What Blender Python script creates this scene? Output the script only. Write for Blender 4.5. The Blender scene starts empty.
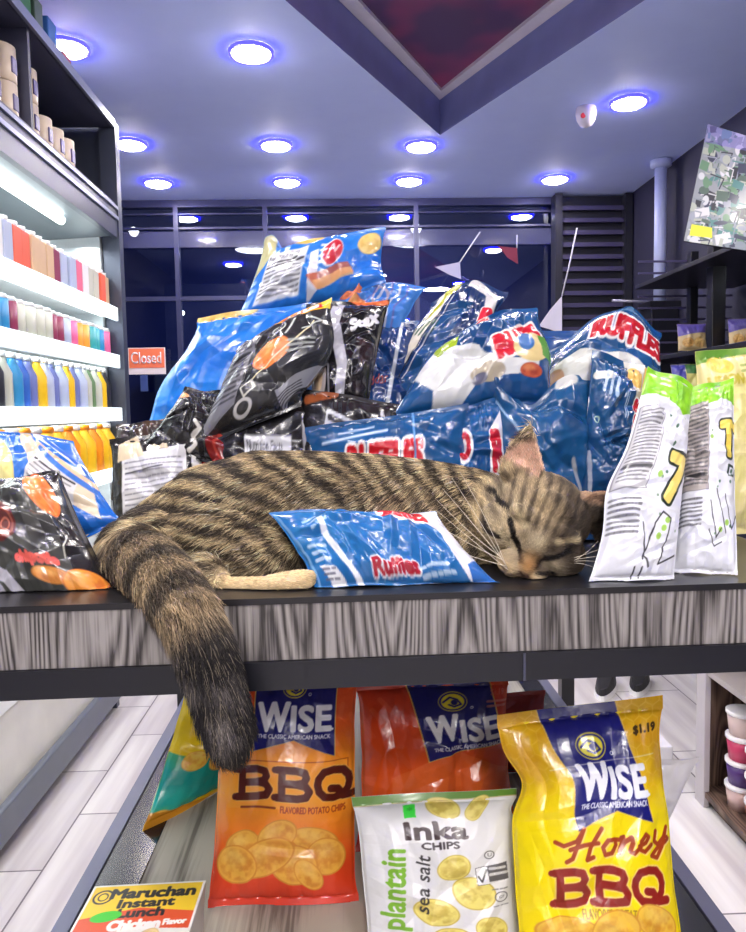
import bpy, bmesh, math, random
import numpy as np
from mathutils import Vector, Matrix, noise as mnoise
random.seed(7)
scene = bpy.context.scene
COL = scene.collection
PI = math.pi
# ------------------------------------------------------------------ camera
H = 1.35                                    # lens height above the floor
FPX = 750.0                                 # focal length in pixels of the 746x932 frame
yv = Vector(((346-373)/FPX, -(410-466)/FPX, -1.0)).normalized()   # world +Y seen in camera axes
up = Vector((-math.sin(.02), math.cos(.02), 0))
zv = (up - yv*up.dot(yv)).normalized()
xv = yv.cross(zv)
R_wc = Matrix((xv, yv, zv))                 # camera axes -> world axes
cam_d = bpy.data.cameras.new('camera'); cam = bpy.data.objects.new('camera', cam_d); COL.objects.link(cam)
cam_d.sensor_fit = 'HORIZONTAL'; cam_d.sensor_width = 36; cam_d.lens = FPX*36/746; cam_d.clip_start = .02
cam.matrix_world = Matrix.Translation((0, 0, H)) @ R_wc.to_4x4()
scene.camera = cam

def ray(px, py):
    return R_wc @ Vector(((px-373)/FPX, -(py-466)/FPX, -1.0))
def at(px, py, Y):
    "the point of the place seen at a pixel of the photograph, Y metres in front"
    d = ray(px, py); return Vector((0, 0, H)) + d*(Y/d.y)
def atz(px, py, z):
    d = ray(px, py); return Vector((0, 0, H)) + d*((z-H)/d.z)
def atx(px, py, x):
    d = ray(px, py); return Vector((0, 0, H)) + d*(x/d.x)

# ------------------------------------------------------------------ objects
def s2l(c):
    c = np.asarray(c, dtype=float)
    return np.where(c <= .04045, c/12.92, ((np.clip(c, 0, None)+.055)/1.055)**2.4)
def L(r, g, b):
    v = s2l([r/255, g/255, b/255]); return (float(v[0]), float(v[1]), float(v[2]), 1)

def tag(o, label=None, cat=None, group=None, kind=None):
    if label: o['label'] = label
    if cat: o['category'] = cat
    if group: o['group'] = group
    if kind: o['kind'] = kind
    return o
def empty(name, loc=(0, 0, 0), label=None, cat=None, group=None):
    o = bpy.data.objects.new(name, None); COL.objects.link(o); o.location = loc; o.empty_display_size = .02
    return tag(o, label, cat, group)
def link(name, me, mat=None, parent=None, smooth=False):
    o = bpy.data.objects.new(name, me); COL.objects.link(o)
    if mat is not None:
        for m in (mat if isinstance(mat, (list, tuple)) else [mat]): me.materials.append(m)
    if smooth: me.polygons.foreach_set('use_smooth', [True]*len(me.polygons))
    if parent is not None:
        o.parent = parent
        # meshes are written in world metres: keep them there (only a top-level parent has a location)
        M = Matrix.Translation(parent.location) if parent.parent is None else Matrix.Identity(4)
        o.matrix_parent_inverse = M.inverted()
    return o
class MB:
    "collects shapes into one mesh"
    def __init__(s): s.bm = bmesh.new()
    def box(s, a, b, bev=0, mi=0):
        a = Vector(a); b = Vector(b)
        lo = Vector([min(a[i], b[i]) for i in range(3)]); hi = Vector([max(a[i], b[i]) for i in range(3)])
        t = bmesh.new(); bmesh.ops.create_cube(t, size=1)
        for v in t.verts: v.co = Vector([lo[i]+(v.co[i]+.5)*(hi[i]-lo[i]) for i in range(3)])
        if bev: bmesh.ops.bevel(t, geom=t.edges[:], offset=bev, segments=2, affect='EDGES', profile=.5)
        s.add(t, mi); return s
    def add(s, t, mi=0):
        me = bpy.data.meshes.new('t'); t.to_mesh(me); t.free()
        n = len(s.bm.faces); s.bm.from_mesh(me); s.bm.faces.ensure_lookup_table()
        for f in s.bm.faces[n:]: f.material_index = mi
        bpy.data.meshes.remove(me)
    def hexa(s, p, mi=0):
        "8 points: bottom 4 then top 4"
        v = [s.bm.verts.new(q) for q in p]
        for f in ((3,2,1,0), (4,5,6,7), (0,1,5,4), (1,2,6,5), (2,3,7,6), (3,0,4,7)):
            s.bm.faces.new([v[i] for i in f]).material_index = mi
        return s
    def lathe(s, c, prof, n=24, axis='z', mi=0, cap=True):
        c = Vector(c); rings = []
        for r, h in prof:
            rg = []
            for k in range(n):
                a = 2*PI*k/n; x, y = r*math.cos(a), r*math.sin(a)
                q = Vector((x, y, h)) if axis == 'z' else (Vector((x, h, y)) if axis == 'y' else Vector((h, x, y)))
                rg.append(s.bm.verts.new(c+q))
            rings.append(rg)
        for a, b in zip(rings, rings[1:]):
            for k in range(n):
                f = s.bm.faces.new((a[k], a[(k+1) % n], b[(k+1) % n], b[k])); f.material_index = mi; f.smooth = True
        if cap:
            s.bm.faces.new(rings[0][::-1]).material_index = mi; s.bm.faces.new(rings[-1]).material_index = mi
        return s
    def tube(s, pts, r, n=10, mi=0):
        pts = [Vector(p) for p in pts]; rings = []
        rr = r if isinstance(r, (list, tuple)) else [r]*len(pts)
        for i, p in enumerate(pts):
            d = (pts[min(i+1, len(pts)-1)]-pts[max(i-1, 0)]).normalized()
            a = d.orthogonal().normalized() if i == 0 else (a - d*a.dot(d)).normalized()
            b = d.cross(a)
            rings.append([s.bm.verts.new(p+(a*math.cos(2*PI*k/n)+b*math.sin(2*PI*k/n))*rr[i]) for k in range(n)])
        for A, B in zip(rings, rings[1:]):
            for k in range(n):
                f = s.bm.faces.new((A[k], A[(k+1) % n], B[(k+1) % n], B[k])); f.smooth = True; f.material_index = mi
        s.bm.faces.new(rings[0][::-1]).material_index = mi; s.bm.faces.new(rings[-1]).material_index = mi
        return s
    def done(s, name, mat, parent=None, **k):
        bmesh.ops.recalc_face_normals(s.bm, faces=s.bm.faces[:])
        me = bpy.data.meshes.new(name); s.bm.to_mesh(me); s.bm.free()
        return link(name, me, mat, parent, **k)
def struct(o): o['kind'] = 'structure'; return o

def quads(name, P, nx, ny, col=None):
    "grid mesh from an (ny,nx,3) array"
    me = bpy.data.meshes.new(name)
    add_grid_mesh(me, [(P, col)])
    return me
def add_grid_mesh(me, sheets, flip=()):
    V = []; F = []; C = []; base = 0
    for k, (P, c) in enumerate(sheets):
        ny, nx = P.shape[:2]
        idx = base+np.arange(nx*ny).reshape(ny, nx)
        q = np.stack([idx[1:, :-1], idx[1:, 1:], idx[:-1, 1:], idx[:-1, :-1]], -1).reshape(-1, 4)
        if k in flip: q = q[:, ::-1]
        V.append(P.reshape(-1, 3)); F.append(q); base += nx*ny
        if c is not None: C.append(np.concatenate([c.reshape(-1, 3), np.ones((nx*ny, 1))], 1))
    V = np.concatenate(V); F = np.concatenate(F)
    me.vertices.add(len(V)); me.vertices.foreach_set('co', V.astype(np.float32).ravel())
    me.loops.add(F.size); me.loops.foreach_set('vertex_index', F.astype(np.int32).ravel())
    me.polygons.add(len(F)); me.polygons.foreach_set('loop_start', np.arange(0, F.size, 4, dtype=np.int32))
    me.update(calc_edges=True)
    me.polygons.foreach_set('use_smooth', np.ones(len(F), dtype=bool))
    if C:
        a = me.color_attributes.new('print', 'FLOAT_COLOR', 'POINT')
        a.data.foreach_set('color', np.concatenate(C).astype(np.float32).ravel())
    me.validate(); return me

# ------------------------------------------------------------------ materials
def newmat(name):
    m = bpy.data.materials.new(name); m.use_nodes = True
    nt = m.node_tree; b = nt.nodes['Principled BSDF']; return m, nt, b
def N(nt, t, **kw):
    n = nt.nodes.new(t)
    for k, v in kw.items():
        if hasattr(n, k) and k not in n.inputs: setattr(n, k, v)
        else: n.inputs[k].default_value = v
    return n
def bump(nt, b, scale, strength, dist=.002, detail=4, coord='Object', tex='ShaderNodeTexNoise', stretch=None, rough=.5):
    tc = N(nt, 'ShaderNodeTexCoord'); src = tc.outputs[coord]
    if stretch:
        mp = N(nt, 'ShaderNodeMapping'); mp.inputs['Scale'].default_value = stretch; nt.links.new(src, mp.inputs[0]); src = mp.outputs[0]
    t = nt.nodes.new(tex); t.inputs['Scale'].default_value = scale
    if 'Detail' in t.inputs: t.inputs['Detail'].default_value = detail
    nt.links.new(src, t.inputs['Vector'])
    bp = N(nt, 'ShaderNodeBump', Strength=strength, Distance=dist)
    nt.links.new(t.outputs[0], bp.inputs['Height']); nt.links.new(bp.outputs[0], b.inputs['Normal'])
    return t
_mc = {}
def flat(name, col, rough=.5, metal=0, spec=.5, em=None, es=0, bmp=None, coat=0, trans=0, var=.06):
    if name in _mc: return _mc[name]
    m, nt, b = newmat(name)
    b.inputs['Roughness'].default_value = rough; b.inputs['Metallic'].default_value = metal
    b.inputs['Specular IOR Level'].default_value = spec; b.inputs['Coat Weight'].default_value = coat
    b.inputs['Transmission Weight'].default_value = trans
    c = L(*col)
    if var and not es:
        tc = N(nt, 'ShaderNodeTexCoord'); t = N(nt, 'ShaderNodeTexNoise', Scale=9.0, Detail=3.0); nt.links.new(tc.outputs['Object'], t.inputs['Vector'])
        r = nt.nodes.new('ShaderNodeValToRGB'); nt.links.new(t.outputs[0], r.inputs[0])
        r.color_ramp.elements[0].position = .3; r.color_ramp.elements[1].position = .7
        r.color_ramp.elements[0].color = [min(1, x*(1-var)) for x in c[:3]]+[1]; r.color_ramp.elements[1].color = [min(1, x*(1+var)) for x in c[:3]]+[1]
        nt.links.new(r.outputs[0], b.inputs['Base Color'])
    else: b.inputs['Base Color'].default_value = c
    if es: b.inputs['Emission Color'].default_value = L(*(em or col)); b.inputs['Emission Strength'].default_value = es
    if bmp: bump(nt, b, *bmp)
    _mc[name] = m; return m
def film(name, rough=.27, metal=0.0, bs=.5, scale=38, sat=None):
    "printed plastic film: colour from the printed artwork, fine crinkles"
    if name in _mc: return _mc[name]
    m, nt, b = newmat(name)
    a = N(nt, 'ShaderNodeAttribute'); a.attribute_name = 'print'
    nt.links.new(a.outputs['Color'], b.inputs['Base Color'])
    b.inputs['Roughness'].default_value = rough; b.inputs['Metallic'].default_value = metal
    b.inputs['Specular IOR Level'].default_value = .6; b.inputs['Coat Weight'].default_value = .22; b.inputs['Coat Roughness'].default_value = .12
    if bs: bump(nt, b, scale, bs, .004, 3.0)
    _mc[name] = m; return m
def woodmat(name, c0, c1, c2, rough=.4, axis='x', sc=1.0, seed=0, rings=24, amp=1.5):
    "grey zebra laminate: growth rings cut lengthwise"
    m, nt, b = newmat(name); b.inputs['Roughness'].default_value = rough
    tc = N(nt, 'ShaderNodeTexCoord'); mp = N(nt, 'ShaderNodeMapping')
    mp.inputs['Scale'].default_value = {'x': (15*sc, 1, 1.9*sc), 'y': (7*sc, 1.3*sc, 1)}[axis]; mp.inputs['Location'].default_value = (seed, seed*.37, 0)
    nt.links.new(tc.outputs['Object'], mp.inputs[0])
    n1 = N(nt, 'ShaderNodeTexNoise', Scale=.95, Detail=1.5, Roughness=.45); nt.links.new(mp.outputs[0], n1.inputs['Vector'])
    mu = N(nt, 'ShaderNodeMath', operation='MULTIPLY'); mu.inputs[1].default_value = rings; nt.links.new(n1.outputs[0], mu.inputs[0])
    fr = N(nt, 'ShaderNodeMath', operation='PINGPONG'); fr.inputs[1].default_value = .5; nt.links.new(mu.outputs[0], fr.inputs[0])
    mp2 = N(nt, 'ShaderNodeMapping'); mp2.inputs['Scale'].default_value = {'x': (420, 1, 14), 'y': (220, 9, 1)}[axis]; nt.links.new(tc.outputs['Object'], mp2.inputs[0])
    n2 = N(nt, 'ShaderNodeTexNoise', Scale=1.0, Detail=4.0); nt.links.new(mp2.outputs[0], n2.inputs['Vector'])
    ad = N(nt, 'ShaderNodeMath', operation='MULTIPLY_ADD'); ad.inputs[1].default_value = amp; nt.links.new(fr.outputs[0], ad.inputs[0])
    sb = N(nt, 'ShaderNodeMath', operation='MULTIPLY_ADD'); sb.inputs[1].default_value = 1.3; sb.inputs[2].default_value = -.55; nt.links.new(n2.outputs[0], sb.inputs[0])
    nt.links.new(sb.outputs[0], ad.inputs[2])
    r = nt.nodes.new('ShaderNodeValToRGB'); nt.links.new(ad.outputs[0], r.inputs[0])
    e = r.color_ramp.elements; e[0].position = .08; e[0].color = L(*c0); e[1].position = .8; e[1].color = L(*c2)
    k = e.new(.4); k.color = L(*c1)
    nt.links.new(r.outputs[0], b.inputs['Base Color'])
    return m
# ================================================================== the shop
def area(name, loc, size, power, col=(1, 1, 1), rot=(0, 0, 0), shape='DISK', sy=None):
    l = bpy.data.lights.new(name, 'AREA'); l.shape = shape; l.size = size; l.energy = power; l.color = col
    if sy: l.size_y = sy
    o = bpy.data.objects.new(name, l); COL.objects.link(o); o.location = loc; o.rotation_euler = rot
    return o
HC = 1.5+H                                   # ceiling height
YW = 5.50; XL, XR = -1.9, 2.06; YB = -3.2
M_ceil = flat('ceiling_blue_lit', (190, 203, 255), .65, var=.02)  # white ceiling, with the lamps' blue light tinted into its colour
M_black = flat('black_metal', (16, 17, 26), .35)
M_dark = flat('dark_frame', (30, 31, 42), .4)
M_grey = flat('grey_metal', (120, 124, 138), .4, metal=.3)
M_white = flat('white_metal', (226, 230, 232), .35)
M_wall = flat('dark_wall', (40, 40, 62), .6)
# ---- ceiling with the pointed recess
A = atz(440, 135, HC); Lp = atz(285, 0, HC); Rp = atz(645, 0, HC)
B1 = A+(Lp-A)*1.75; B2 = A+(Rp-A)*1.75; B3 = B1+(B2-A)
m = MB(); bm = m.bm
o4 = [Vector((XL, YB, HC)), Vector((XR, YB, HC)), Vector((XR, YW, HC)), Vector((XL, YW, HC))]
vo = [bm.verts.new(p) for p in o4]; vi = [bm.verts.new(p) for p in (B3, B2, A, B1)]
for q in ((vo[0], vo[1], vi[1], vi[0]), (vo[1], vo[2], vi[2], vi[1]), (vo[2], vo[3], vi[3], vi[2]), (vo[3], vo[0], vi[0], vi[3])): bm.faces.new(q)
struct(m.done('ceiling', M_ceil))
M_recess = flat('recess_side_paint', (128, 134, 192), .5)
hr = .20
m = MB(); bm = m.bm; up3 = Vector((0, 0, hr))
for p, q in ((B3, B2), (B2, A), (A, B1), (B1, B3)):
    bm.faces.new([bm.verts.new(x) for x in (p, q, q+up3, p+up3)])
struct(m.done('trim_1', M_recess))
# bright trim running round the foot of the inner panel
cx4 = (A+B3)/2
def inset(p, t): return p+(cx4-p).normalized()*t
m = MB()
rim = [B3, B2, A, B1]
for i in range(4):
    p, q = rim[i], rim[(i+1) % 4]
    a0, a1 = inset(p, .005)+Vector((0, 0, hr-.015)), inset(q, .005)+Vector((0, 0, hr-.015))
    b0, b1 = inset(p, .12)+Vector((0, 0, hr-.015)), inset(q, .12)+Vector((0, 0, hr-.015))
    m.hexa([a0, a1, b1, b0]+[x+Vector((0, 0, .02)) for x in (a0, a1, b1, b0)])
struct(m.done('trim_2', flat('trim_paint', (214, 208, 222), .5)))
mr, nt, b = newmat('stretch_panel_red_glow')  # red glow reflected by the dark panel, painted into its colour
tc = N(nt, 'ShaderNodeTexCoord'); t = N(nt, 'ShaderNodeTexNoise', Scale=2.2, Detail=2.0); nt.links.new(tc.outputs['Object'], t.inputs['Vector'])
r = nt.nodes.new('ShaderNodeValToRGB'); nt.links.new(t.outputs[0], r.inputs[0])
r.color_ramp.elements[0].color = L(84, 60, 96); r.color_ramp.elements[1].color = L(176, 66, 104); r.color_ramp.elements[0].position = .42; r.color_ramp.elements[1].position = .72
nt.links.new(r.outputs[0], b.inputs['Base Color']); b.inputs['Roughness'].default_value = .35
m = MB(); m.box((min(B1.x, B2.x, B3.x, A.x)-.1, B3.y-.1, HC+hr+.001), (max(B1.x, B2.x)+.1, A.y+.1, HC+hr+.02))
struct(m.done('trim_3', mr))
# ---- floor: long pale planks
mf, nt, b = newmat('pale_plank_tiles')
tc = N(nt, 'ShaderNodeTexCoord'); mp = N(nt, 'ShaderNodeMapping'); mp.inputs['Rotation'].default_value = (0, 0, PI/2); nt.links.new(tc.outputs['Object'], mp.inputs[0])
bk = N(nt, 'ShaderNodeTexBrick', Scale=1.0); bk.inputs['Brick Width'].default_value = .62; bk.inputs['Row Height'].default_value = .31; bk.inputs['Mortar Size'].default_value = .003
bk.inputs['Color1'].default_value = L(232, 230, 228); bk.inputs['Color2'].default_value = L(216, 212, 212); bk.inputs['Mortar'].default_value = L(120, 114, 122)
nt.links.new(mp.outputs[0], bk.inputs['Vector'])
m2 = N(nt, 'ShaderNodeMapping'); m2.inputs['Scale'].default_value = (14, .9, 1); nt.links.new(tc.outputs['Object'], m2.inputs[0])
t = N(nt, 'ShaderNodeTexNoise', Scale=1.0, Detail=3.0); nt.links.new(m2.outputs[0], t.inputs['Vector'])
r = nt.nodes.new('ShaderNodeValToRGB'); nt.links.new(t.outputs[0], r.inputs[0]); r.color_ramp.elements[0].position = .35; r.color_ramp.elements[1].position = .65
r.color_ramp.elements[0].color = (.62, .58, .62, 1); r.color_ramp.elements[1].color = (1, 1, 1, 1)
mx = N(nt, 'ShaderNodeMixRGB', blend_type='MULTIPLY'); mx.inputs[0].default_value = .8
nt.links.new(bk.outputs[0], mx.inputs[1]); nt.links.new(r.outputs[0], mx.inputs[2]); nt.links.new(mx.outputs[0], b.inputs['Base Color'])
b.inputs['Roughness'].default_value = .28
m = MB(); m.box((XL, YB, -.05), (XR, YW+3.5, 0)); struct(m.done('floor', mf))
# ---- walls
m = MB(); m.box((XL-.1, YB, 0), (XL, YW, HC+.4)); struct(m.done('wall_left', M_wall))
m = MB(); m.box((XR, YB, 0), (XR+.1, YW, HC+.4)); struct(m.done('wall_right', M_wall))
m = MB(); m.box((XL, YB-.1, 0), (XR, YB, HC+.4)); struct(m.done('wall_back', flat('cream_wall', (205, 200, 205), .6)))
m = MB(); m.box((XL-.1, YB-.1, HC+.4), (XR+.1, YW+.1, HC+.45)); struct(m.done('roof_slab', M_wall)).name = 'ceiling_2'
# ---- shop window: panes that mirror the lit shop, dark night street outside
mg, nt, b = newmat('window_glass'); nt.nodes.remove(b)
out = nt.nodes['Material Output']; tr = N(nt, 'ShaderNodeBsdfTransparent'); tr.inputs[0].default_value = (.75, .8, .9, 1)
gl = N(nt, 'ShaderNodeBsdfGlossy', Roughness=.0); gl.inputs['Color'].default_value = (.85, .88, 1, 1)
fz = N(nt, 'ShaderNodeFresnel', IOR=1.75); ms = nt.nodes.new('ShaderNodeMixShader')
nt.links.new(fz.outputs[0], ms.inputs[0]); nt.links.new(tr.outputs[0], ms.inputs[1]); nt.links.new(gl.outputs[0], ms.inputs[2]); nt.links.new(ms.outputs[0], out.inputs[0])
edges = [XL, -1.18, -.55, .53, 1.60, XR]
M_mull = flat('window_frame_metal', (58, 62, 96), .35, metal=.2)
for i in range(5):
    f = MB()
    x0, x1 = edges[i], edges[i+1]; w = .016
    f.box((x0, YW-.03, 0), (x0+w, YW+.03, HC)); f.box((x1-w, YW-.03, 0), (x1, YW+.03, HC))
    f.box((x0+w, YW-.03, HC-.05), (x1-w, YW+.03, HC)); f.box((x0+w, YW-.03, 0), (x1-w, YW+.03, .12))
    f.box((x0+w, YW-.02, HC-.20), (x1-w, YW+.02, HC-.185)); f.box((x0+w, YW-.02, HC-.10), (x1-w, YW+.02, HC-.09))
    if i < 2: f.box((x0+w, YW-.02, at(200, 298, YW).z-.02), (x1-w, YW+.02, at(200, 298, YW).z+.01))
    fr = struct(f.done('window_%d' % (i+1), M_mull))
    p = MB(); p.box((x0+w, YW-.003, .12), (x1-w, YW+.003, HC-.05)); p.done('pane', mg, fr)
m = MB(); m.box((XL, YW-.035, HC-.33), (XR, YW+.0-.02, HC-.22))  # translucent strip painted in place of a soffit reflected in the glass
mt, nt, b = newmat('soffit_reflection_tint'); b.inputs['Base Color'].default_value = L(88, 92, 130); b.inputs['Roughness'].default_value = .2; b.inputs['Alpha'].default_value = .45
struct(m.done('trim_reflection', mt))
# street beyond the glass
m = MB(); m.box((-6, YW+3.4, 0), (6, YW+3.5, 4)); struct(m.done('wall_street', flat('night_wall', (46, 54, 104), .8)))
area('street_fill', (.2, YW+1.6, 3.6), 1.2, 110, (.45, .55, 1))  # unseen blue light added to brighten the dark street
for px, py, r_, lab in ((134, 232, .055, 'white round wall lamp outside the window, beside the cooler end'), (416, 229, .06, 'bright white wall lamp outside the window, right of the top of the chip pile'), (182, 313, .03, 'small white wall lamp low outside the window above the closed sign')):
    p = at(px, py, YW+3.37)
    e = empty('street_lamp', p, lab, 'lamp')
    MB().lathe(p, [(r_*1.2, .03), (r_*1.2, 0)], 16, axis='y').done('backplate', M_dark, e)
    MB().lathe(p, [(r_, -.001), (r_*.9, -.03), (r_*.4, -.045)], 16, axis='y').done('lamp_glass', flat('street_lamp_glow', (255, 255, 255), .5, em=(255, 244, 230), es=9), e)
for i, (x, w_, hgt, c) in enumerate([(-2.1, .9, 1.15, (70, 74, 84)), (-.9, .5, 1.35, (44, 40, 54)), (-.25, .25, 1.3, (84, 76, 88))]):
    m = MB(); m.box((x, YW+2.9, 0), (x+w_, YW+3.3, H+.5*hgt)); o = m.done('street_cabinet', flat('cabinet%d' % i, c, .6), None)
    tag(o, ['wide grey cabinet out in the dark street, behind the closed sign', 'dark cabinet out in the street, right of the grey one', 'slim pale grey cabinet out in the street left of the chip pile'][i], 'cabinet')
# ---- dark louvred shutter on the right of the window
m = MB()
x0, x1 = 1.50, XR-.01
m.box((x0, YW-.16, 0), (x0+.05, YW-.04, HC-.01)); m.box((x1-.05, YW-.16, 0), (x1, YW-.04, HC-.01))
m.box((x0+.05, YW-.08, .0), (x1-.05, YW-.05, HC-.01))
k = 0.1
sh = m.done('folding_shutter', M_dark); tag(sh, 'dark folding security shutter standing in the right corner by the shop window', 'shutter')
sl = MB()
while k < HC-.1:
    sl.box((x0+.05, YW-.12, k), (x1-.05, YW-.10, k+.03)); k += .085
sl.done('slat_curtain', flat('shutter_slat', (64, 60, 92), .4), sh)
# ---- ceiling lights: white disc in a blue glowing ring
M_disc = flat('lamp_white', (255, 255, 255), .5, em=(255, 244, 226), es=120)
M_ring = flat('lamp_blue_ring', (40, 40, 255), .5, em=(14, 12, 255), es=34)
M_rimw = flat('lamp_rim', (235, 235, 255), .4)
def downlight(p, label, warm=False):
    e = empty('ceiling_light', p, label, 'ceiling light', 'round ceiling lights with blue rings')
    r = MB().lathe(p, [(.094, -.001), (.094, -.014), (.081, -.015), (.081, -.002)], 40, cap=False).done('blue_ring', M_ring, e)
    d = MB().lathe(p, [(.0805, -.003), (.078, -.018), (.06, -.026), (.03, -.03)], 40).done('diffuser', M_disc, e)
    return e
lights = [((251, 51), 'largest round ceiling light, left of the pointed ceiling recess'),
          ((629, 101), 'round ceiling light beside the small white sensor'),
          ((130, 143), 'round ceiling light partly hidden behind the cooler end'),
          ((276, 144), 'round ceiling light above and left of the peak of the chip heap'),
          ((421, 145), 'round ceiling light right at the tip of the pointed ceiling recess'),
          ((158, 182), 'leftmost round ceiling light in the row nearest the window'),
          ((287, 181), 'second round ceiling light from the left in the row nearest the window'),
          ((409, 180), 'third round ceiling light from the left in the row nearest the window'),
          ((555, 178), 'rightmost round ceiling light in the row nearest the window'),
          ((66, 46), 'round ceiling light glowing behind the packs on top of the cooler')]
base = None
for (px, py), lab in lights:
    p = atz(px, py, HC)
    downlight(p, lab)
for i, (x, y) in enumerate([(-.95, 1.2), (1.4, 1.9), (-.75, .1), (.4, -.4), (1.5, .3), (-.3, -1.6), (1.0, -1.7)]):
    downlight(Vector((x, y, HC)), 'round ceiling light over the aisle nearer than the photograph shows')
# added area lights standing in for the lamps' beams, strongest behind the camera
for x, y, pw in ((-.3, -.5, 10), (.5, -.35, 11), (.1, -1.7, 46), (.1, -2.6, 46), (-.75, 1.2, 14), (1.15, 1.6, 16), (.3, 2.6, 18), (.6, 4.2, 8), (-.8, 4.0, 8)):
    area('fill_beam', (x, y, HC-.03), .35, pw, (1, .95, .89))
# sensor dome
p = atz(586, 108, HC)
e = empty('ceiling_sensor', p, 'small white dome sensor on the ceiling with a red dot', 'sensor')
MB().lathe(p, [(.05, 0), (.052, -.03), (.045, -.06), (.03, -.085), (.01, -.095)], 24).done('housing', flat('sensor_white', (222, 214, 232), .4), e)
MB().lathe(p+Vector((-.025, -.035, -.05)), [(.012, -.008), (.014, 0), (.012, .008)], 12, axis='y').done('indicator', flat('sensor_red', (220, 60, 70), .4), e)
# pole
p = atz(661, 160, HC); e = empty('support_pole', (p.x, p.y, 0), 'pale round pole rising from a dark post to the ceiling at right', 'pole')
z = at(661, 303, p.y).z
MB().lathe((p.x, p.y, 0), [(.036, z), (.036, HC-.05)], 20).done('pole', flat('pole_paint', (176, 186, 226), .4), e)
MB().lathe((p.x, p.y, 0), [(.038, HC-.05), (.062, HC-.04), (.062, HC-.002)], 20).done('ceiling_flange', flat('pole_paint', (176, 186, 226), .4), e)
m = MB(); m.box((p.x-.085, p.y-.085, 0), (p.x+.085, p.y+.085, z-.01), .006); m.box((p.x-.1, p.y-.1, z-.035), (p.x+.1, p.y+.1, z)); m.done('lower_post', M_black, e)
m = MB(); q = at(628, 302, p.y); m.tube([(q.x-.1, p.y, q.z+.01), (p.x, p.y, z+.005)], .008); m.done('side_rail', flat('rail_grey', (150, 150, 170), .35, metal=.5), e)
# closed sign hung on the window
c0 = at(128, 348, YW-.08); c1 = at(166, 374, YW-.08)
e = empty('closed_sign', ((c0.x+c1.x)/2, YW-.08, c1.z), 'orange and white closed sign hanging on the dark shop window', 'sign')
m = MB(); m.box((c0.x, YW-.085, c1.z), (c1.x, YW-.075, c0.z)); m.done('board', flat('sign_white', (235, 225, 225), .5), e)
m = MB(); m.box((c0.x+.006, YW-.088, c1.z+.045), (c1.x-.006, YW-.0855, c0.z-.006)); fo = m.done('orange_field', flat('sign_orange', (232, 120, 84), .5, em=(232, 110, 70), es=.18), e)
def textmesh(name, body, x0, x1, z0, z1, y, mat, parent, thick=.001):
    cu = bpy.data.curves.new('t', 'FONT'); cu.body = body; cu.offset = .012; ob = bpy.data.objects.new('t', cu); COL.objects.link(ob)
    dg = bpy.context.evaluated_depsgraph_get(); me = bpy.data.meshes.new_from_object(ob.evaluated_get(dg)); bpy.data.objects.remove(ob)
    co = np.array([v.co[:] for v in me.vertices]); lo = co.min(0); hi = co.max(0)
    for v in me.vertices:
        u = (v.co.x-lo[0])/(hi[0]-lo[0]); w = (v.co.y-lo[1])/(hi[1]-lo[1])
        v.co = (x0+u*(x1-x0), y, z0+w*(z1-z0))
    b2 = bmesh.new(); b2.from_mesh(me); r = bmesh.ops.extrude_face_region(b2, geom=b2.faces[:])
    for v in [g for g in r['geom'] if isinstance(g, bmesh.types.BMVert)]: v.co.y += thick
    b2.to_mesh(me); b2.free(); me.materials.clear()
    return link(name, me, mat, parent)
w = c1.x-c0.x
textmesh('lettering', 'Closed', c0.x+w*.08, c1.x-w*.1, c1.z+.075, c0.z-.03, YW-.092, flat('sign_white2', (250, 235, 235), .5), fo)
m = MB(); m.box((c0.x+w*.3, YW-.083, c1.z-.12), (c0.x+w*.5, YW-.077, c1.z-.005)); m.done('hours_card', flat('sign_card', (60, 80, 140), .5), e)
# pennants
def pennant(name, pts, Y, lab, col, stp):
    m = MB(); P = [at(x, y, Y) for x, y in pts]
    v = [m.bm.verts.new(p) for p in P]+[m.bm.verts.new(p+Vector((0, .004, 0))) for p in P]
    n = len(P); m.bm.faces.new(v[:n]); m.bm.faces.new(v[n:][::-1])
    for i in range(n): m.bm.faces.new((v[i], v[(i+1) % n], v[n+(i+1) % n], v[n+i]))
    S = [at(x, y, Y) for x, y in stp]
    e = empty(name, P[0], lab, 'flag'); m.done('cloth', flat('pennant_'+str(col[0]), col, .7), e)
    MB().tube(S, .004, 6).done('string', flat('string_white', (200, 200, 215), .6), e)
pennant('pennant', [(562, 296), (562, 334), (552, 330), (539, 326), (550, 310)], 4.2, 'white triangular pennant hanging from a cord right of the window mullion', (212, 210, 226), [(577, 228), (570, 262), (562, 296)])
pennant('pennant', [(435, 267), (460, 262), (461, 279), (450, 275)], 4.9, 'small pale pennant in the middle of the window above the chip pile', (150, 150, 178), [(480, 232), (460, 262)])
pennant('pennant', [(498, 246), (517, 248), (518, 264), (508, 258)], 4.9, 'small dark red pennant right of the pale one in the window', (122, 40, 66), [(517, 235), (517, 248)])
world = bpy.data.worlds.new('night'); scene.world = world; world.use_nodes = True
world.node_tree.nodes['Background'].inputs[0].default_value = (.02, .03, .09, 1); world.node_tree.nodes['Background'].inputs[1].default_value = .6
scene.view_settings.view_transform = 'Standard'; scene.view_settings.look = 'None'; scene.view_settings.gamma = 1; scene.view_settings.exposure = 0.0

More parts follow.
